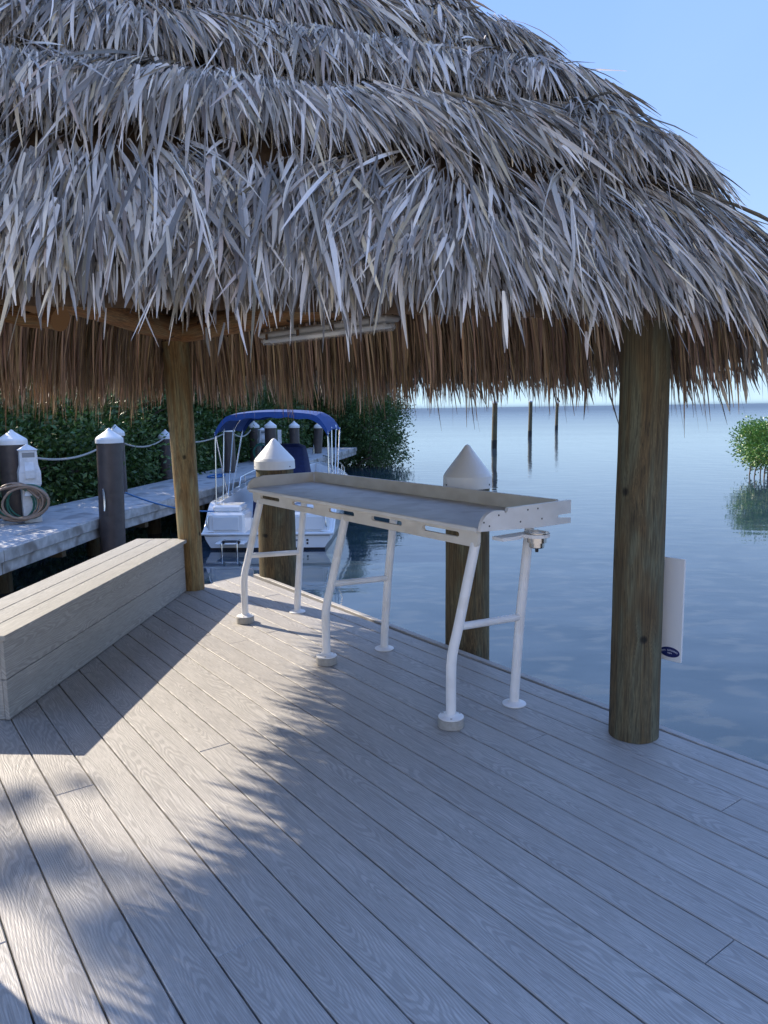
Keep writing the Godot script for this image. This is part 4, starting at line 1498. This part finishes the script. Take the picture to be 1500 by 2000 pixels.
# ---------------------------------------------------------------- plants
func crown_mesh(sd: int, size: Vector3, clumps: int, per: int, leaf: float, boxy: float, bright: float) -> Mb:
	rng.seed = sd
	var b := Mb.new()
	for c in clumps:
		var d := Vector3(rng.randfn(), rng.randfn(), rng.randfn()).normalized()
		if boxy > 0.0:
			d = d.lerp(Vector3(clampf(d.x * 1.7, -1, 1), clampf(d.y * 1.7, -1, 1), clampf(d.z * 1.7, -1, 1)), boxy)
		var rr := pow(rng.randf(), 0.28)
		var cen := d * size * rr
		var tone := rng.randf_range(0.75, 1.25) * bright
		var hue := rng.randf()
		for k in per:
			var o := Vector3(rng.randfn(), rng.randfn() * 0.8, rng.randfn()) * leaf * 1.9
			var p := cen + o
			var outw := (d + Vector3(rng.randfn(), rng.randfn(), rng.randfn()) * 0.75 + Vector3(0, 0.25, 0)).normalized()
			var side := outw.cross(Vector3(rng.randfn(), rng.randfn(), rng.randfn())).normalized()
			var nn := side.cross(outw).normalized()
			var ln := leaf * rng.randf_range(0.75, 1.25)
			var wd := ln * 0.24
			var g := rng.randf_range(0.7, 1.3) * tone
			var yel := 1.6 if rng.randf() < 0.05 else 1.0
			b.col = Color((0.043 + 0.02 * hue) * g * yel, (0.085 + 0.012 * hue) * g * (1.0 + (yel - 1.0) * 0.5), 0.028 * g)
			var tip := p + outw * ln
			var m := p + outw * ln * 0.5
			var l := m - side * wd + nn * wd * 0.3
			var r := m + side * wd + nn * wd * 0.3
			var n1 := (nn + side * 0.3).normalized()
			var n2 := (nn - side * 0.3).normalized()
			b.tri(p, l, tip, n1, n1, n1)
			b.tri(p, tip, r, n2, n2, n2)
	return b

func mangrove(called: String, label: String, x: float, f: float, base_y: float, crown, cy: float, sc: Vector3, turn: float, tall: float, group: String) -> void:
	var t := thing(called, label, "tree", P(x, base_y, f), turn, group)
	var b := Mb.new()
	rng.seed = int(x * 31 + f * 77) + 900
	b.tube([Vector3(0, 0.0, 0), Vector3(0.05, tall * 0.3, 0.03), Vector3(-0.04, tall * 0.6, -0.05), Vector3(0.02, tall * 0.92, 0.04)], [0.07, 0.06, 0.045, 0.02], 8)
	for k in 6:
		var a := TAU * k / 6 + rng.randf()
		var y0 := tall * rng.randf_range(0.3, 0.65)
		var dv := Vector3(cos(a), 0, sin(a))
		b.tube([Vector3(0, y0, 0), dv * tall * 0.2 + Vector3(0, y0 + tall * 0.15, 0), dv * tall * 0.38 + Vector3(0, y0 + tall * 0.22, 0)], [0.035, 0.025, 0.012], 6)
	for k in 7:
		var a := TAU * k / 7 + rng.randf()
		var dv := Vector3(cos(a), 0, sin(a)) * rng.randf_range(0.35, 0.75)
		b.tube([Vector3(0, 0.55, 0), dv * 0.5 + Vector3(0, 0.5, 0), dv * 0.85 + Vector3(0, 0.25, 0), dv + Vector3(0, -0.3, 0)], [0.03, 0.025, 0.022, 0.018], 6)
	part("trunk", b, M.bark, t)
	var c := part("crown", crown, M.leaf, t)
	c.position = Vector3(0, cy, 0)
	c.scale = sc
	# taller trees carry further boughs above
	var y := cy + 2.0
	var k := 0
	while y < tall:
		k += 1
		var u := part("crown", crown, M.leaf, t)
		u.position = Vector3(0.35 * sin(k * 2.1), y, 0.35 * cos(k * 2.1))
		u.scale = Vector3(1.05, 0.95, 1.05) * (1.0 - 0.08 * k)
		u.rotation.y = k * 1.9
		y += 1.9

func build_plants() -> void:
	var variants := []
	for k in 4:
		variants.append(crown_mesh(200 + k, Vector3(1.35, 1.45, 1.35), 380, 42, 0.10, 0.35, 1.6).mesh())
	# hedge behind the dock, then round to the open water on the right
	var spots := [
		[-7.1, 8.3, "mangrove at the left end of the hedge", 1.0],
		[-6.9, 10.6, "mangrove behind the power pedestal at the left", 1.0],
		[-6.5, 12.6, "mangrove behind the leftmost hanging rope", 1.05],
		[-6.2, 14.7, "mangrove behind the piling with the cleat", 1.0],
		[-5.9, 16.8, "mangrove in the hedge just left of the slim hut post", 1.05],
		[-5.6, 19.0, "mangrove in the hedge just right of the slim hut post", 1.0],
		[-5.1, 21.3, "mangrove behind the left pole of the boat canopy", 1.1],
		[-4.7, 23.8, "mangrove seen under the left half of the boat canopy", 1.05],
		[-4.4, 26.6, "mangrove seen under the middle of the boat canopy", 1.1],
		[-3.9, 30.3, "mangrove seen under the right half of the boat canopy", 1.1],
		[-2.1, 29.6, "dark mangrove right of the boat canopy's right pole", 1.1],
		[-0.5, 28.9, "rounded mangrove at the hedge's right end beside open water", 0.95],
	]
	var tall_of := [2.6, 2.6, 2.6, 2.8, 4.4, 5.4, 6.2, 6.6, 7.0, 7.2, 5.2, 2.6]
	for i in spots.size():
		var s: Array = spots[i]
		var k: float = s[3]
		var tallk := 1.12 if i < 9 else (1.2 if i < 11 else 1.08)
		mangrove("mangrove_tree", s[2], s[0], s[1], WATER - 0.25, variants[i % 4], 1.75 * k, Vector3(k * 1.05, k * tallk, k * 1.05), i * 1.37, tall_of[i], "mangroves of the hedge behind the dock")
	# second row closes the hedge from behind
	for i in 12:
		var s: Array = spots[i]
		mangrove("mangrove_tree", "rear row mangrove behind the " + s[2], s[0] - (1.7 if i < 9 else 0.5), s[1] + 1.7, WATER - 0.25, variants[(i + 2) % 4], 2.0, Vector3(1.1, 1.2, 1.1), i * 2.1 + 0.5, tall_of[i] + 0.3, "rear row of the mangrove hedge")
	# low trimmed mangrove in the water at the right
	rng.seed = 61
	for q in [[11.75, 22.2, "bright green low mangrove bush in the water at the right edge", 500], [13.3, 22.8, "low mangrove bush continuing right of the one at the picture's edge", 501]]:
		var t := thing("mangrove_bush", q[2], "bush", P(q[0], WATER, q[1]), 0.0, "low mangroves standing in the water")
		var crown := crown_mesh(q[3], Vector3(0.86, 0.56, 0.8), 330, 42, 0.085, 0.85, 3.0)
		var c := part("crown", crown, M.leaf, t)
		c.position = Vector3(0, 0.95, 0)
		for k in 26:
			var a := rng.randf() * TAU
			var rr := rng.randf_range(0.25, 1.0)
			var dv := Vector3(cos(a), 0, sin(a)) * rr
			var b := Mb.new()
			b.tube([dv * 0.35 + Vector3(0, 0.75, 0), dv * 0.75 + Vector3(0, 0.52, 0), dv * 0.98 + Vector3(0, 0.25, 0), dv * 1.05 + Vector3(0, -0.2, 0)], [0.024, 0.022, 0.02, 0.018], 6)
			part("prop_root", b, M.bark, t)
	# tall sparse tree left of the picture: it throws the loose, soft patches of shade on the deck
	var sg := thing("shade_tree", "tall sparse tree left of the picture whose leaves shade the deck corner", "tree", P(-10.6, WATER - 0.3, 7.9))
	var tb := Mb.new()
	tb.tube([Vector3(0, 0, 0), Vector3(0.1, 2.2, 0), Vector3(0.0, 4.6, -0.1), Vector3(0.3, 6.9, -0.2), Vector3(0.7, 8.6, -0.5)], [0.17, 0.15, 0.12, 0.07, 0.03], 10)
	rng.seed = 910
	var lb := Mb.new()
	var tips := []
	for g in [Vector2(-0.824, 1.936), Vector2(-0.72, 2.0), Vector2(-0.60, 1.86), Vector2(-0.52, 1.80), Vector2(-0.80, 2.18), Vector2(-1.53, 2.74), Vector2(-1.55, 2.55), Vector2(-1.25, 2.30), Vector2(-1.75, 2.2), Vector2(-1.6, 1.9), Vector2(-1.9, 1.5), Vector2(-2.2, 1.9), Vector2(-2.5, 1.3), Vector2(-1.4, 1.2), Vector2(-2.0, 0.8)]:
		var hgt := rng.randf_range(7.6, 8.8)
		tips.append(P(g.x - 1.125 * hgt + 10.6, hgt - WATER + 0.3, g.y + 0.814 * hgt - 7.9))
	for q in tips:
		tb.tube([Vector3(0.15, 5.8, -0.15), Vector3(0.15, 5.8, -0.15).lerp(q, 0.5) + Vector3(0, -0.2, 0), q], [0.04, 0.025, 0.008], 6)
		for k in 16:
			var p: Vector3 = q + Vector3(rng.randfn(), rng.randfn(), rng.randfn()) * 0.075
			var nn := Vector3(rng.randfn() * 0.6, 1, rng.randfn() * 0.6).normalized()
			var s := nn.cross(Vector3(rng.randfn(), 0.1, rng.randfn())).normalized()
			var e := s.cross(nn)
			var r := rng.randf_range(0.04, 0.07)
			lb.col = Color(0.05, 0.10, 0.03) * rng.randf_range(0.7, 1.3)
			var pts := []
			for j in 7: pts.append(p + (s * cos(TAU * j / 7) + e * sin(TAU * j / 7)) * r)
			lb.face(pts, p - nn)
	part("trunk", tb, M.bark, sg)
	part("crown", lb, M.leaf, sg)

# ---------------------------------------------------------------- house behind the viewer
func build_house() -> void:
	# the pale, sunlit waterfront house across the yard, whose light fills the shade
	var t := thing("waterfront_house", "white stucco house across the yard behind the deck", "house", P(1.5, -0.05, -9.0))
	var b := Mb.new()
	b.box(Vector3(0, 3.1, 4.0), Vector3(17, 6.2, 8), 0.03)
	part("wall", b, M.white, t)
	b = Mb.new()
	for q in [[Vector3(-9, 6.2, -0.6), Vector3(9, 6.2, -0.6), Vector3(6, 8.4, 4), Vector3(-6, 8.4, 4)], [Vector3(-9, 6.2, 8.6), Vector3(9, 6.2, 8.6), Vector3(6, 8.4, 4), Vector3(-6, 8.4, 4)], [Vector3(-9, 6.2, -0.6), Vector3(-9, 6.2, 8.6), Vector3(-6, 8.4, 4)], [Vector3(9, 6.2, -0.6), Vector3(9, 6.2, 8.6), Vector3(6, 8.4, 4)], [Vector3(-9, 6.2, -0.6), Vector3(9, 6.2, -0.6), Vector3(9, 6.2, 8.6), Vector3(-9, 6.2, 8.6)]]:
		b.face(q, Vector3(0, 6.6, 4))
	part("roof", b, M.ivory, t)
	for y in [1.45, 4.4]:
		for x in [-6.4, -3.2, 3.2, 6.4]:
			b = Mb.new()
			b.box(Vector3(x, y, -0.02), Vector3(1.5, 1.3, 0.08), 0.01)
			var w := part("window", b, M.ivory, t)
			b = Mb.new()
			b.box(Vector3(x, y, -0.065), Vector3(1.32, 1.12, 0.02), 0.004)
			part("pane", b, M.tinted, w)
	b = Mb.new()
	b.box(Vector3(0, 1.1, -0.03), Vector3(1.8, 2.1, 0.1), 0.01)
	part("door", b, M.tinted, t)

# ---------------------------------------------------------------- channel posts and bird
func build_channel() -> void:
	var specs := [[5.93, 39.76, 1.70, 0.135, "nearest of the three channel posts standing in open water"], [10.76, 54.6, 1.82, 0.135, "middle one of the three channel posts in open water"], [16.02, 68.9, 1.74, 0.135, "farthest channel post, the one with the bird on top"]]
	for s in specs:
		var t := thing("channel_post", s[4], "post", P(s[0], WATER - 0.4, s[1]), 0.0, "channel posts in open water")
		var h: float = s[2] - WATER + 0.4
		var b := Mb.new()
		b.lathe([Vector2(s[3] * 1.1, 0), Vector2(s[3] * 1.05, h * 0.5), Vector2(s[3], h), Vector2(0, h + 0.01)], 14, Vector3.ZERO, Vector3(0.015, 0, 0))
		part("shaft", b, M.pile, t)
		b = Mb.new()
		b.lathe([Vector2(s[3] * 1.13, 0.2), Vector2(s[3] * 1.14, 0.85), Vector2(s[3] * 1.02, 0.87)], 14, Vector3.ZERO, Vector3(0.015, 0, 0))
		part("tide_band", b, M.black, t)
		b = Mb.new()
		b.lathe([Vector2(s[3] * 1.05, 0), Vector2(s[3] * 1.05, 0.09), Vector2(0, 0.12)], 14)
		var c := part("cap", b, M.ivory, t)
		c.position = Vector3(0.015 * h, h + 0.0, 0)
	# cormorant-like bird, upright, tail to the right
	var bd := thing("perched_bird", "small dark bird perched on the farthest channel post", "bird", P(16.08, 1.86, 68.9))
	var b := Mb.new()
	b.tube([Vector3(0.26, -0.02, 0), Vector3(0.20, 0.04, 0), Vector3(0.10, 0.16, 0), Vector3(0.0, 0.30, 0), Vector3(-0.04, 0.40, 0), Vector3(-0.045, 0.46, 0), Vector3(-0.08, 0.48, 0), Vector3(-0.17, 0.475, 0)], [0.015, 0.045, 0.095, 0.085, 0.045, 0.042, 0.035, 0.006], 10)
	part("body", b, M.feather, bd)
	b = Mb.new()
	for s in [-1.0, 1.0]: b.tube([Vector3(0.06, 0.10, s * 0.03), Vector3(0.03, 0.0, s * 0.03)], 0.012, 5)
	part("legs", b, M.feather, bd)

func _ready() -> void:
	rng.seed = 1
	stage()
	make_materials()
	build_water()
	build_deck()
	build_hut()
	build_dock()
	build_plants()
	build_bench()
	build_table()
	build_pilings()
	build_dockside()
	build_boat()
	build_fixtures()
	build_channel()
	build_house()
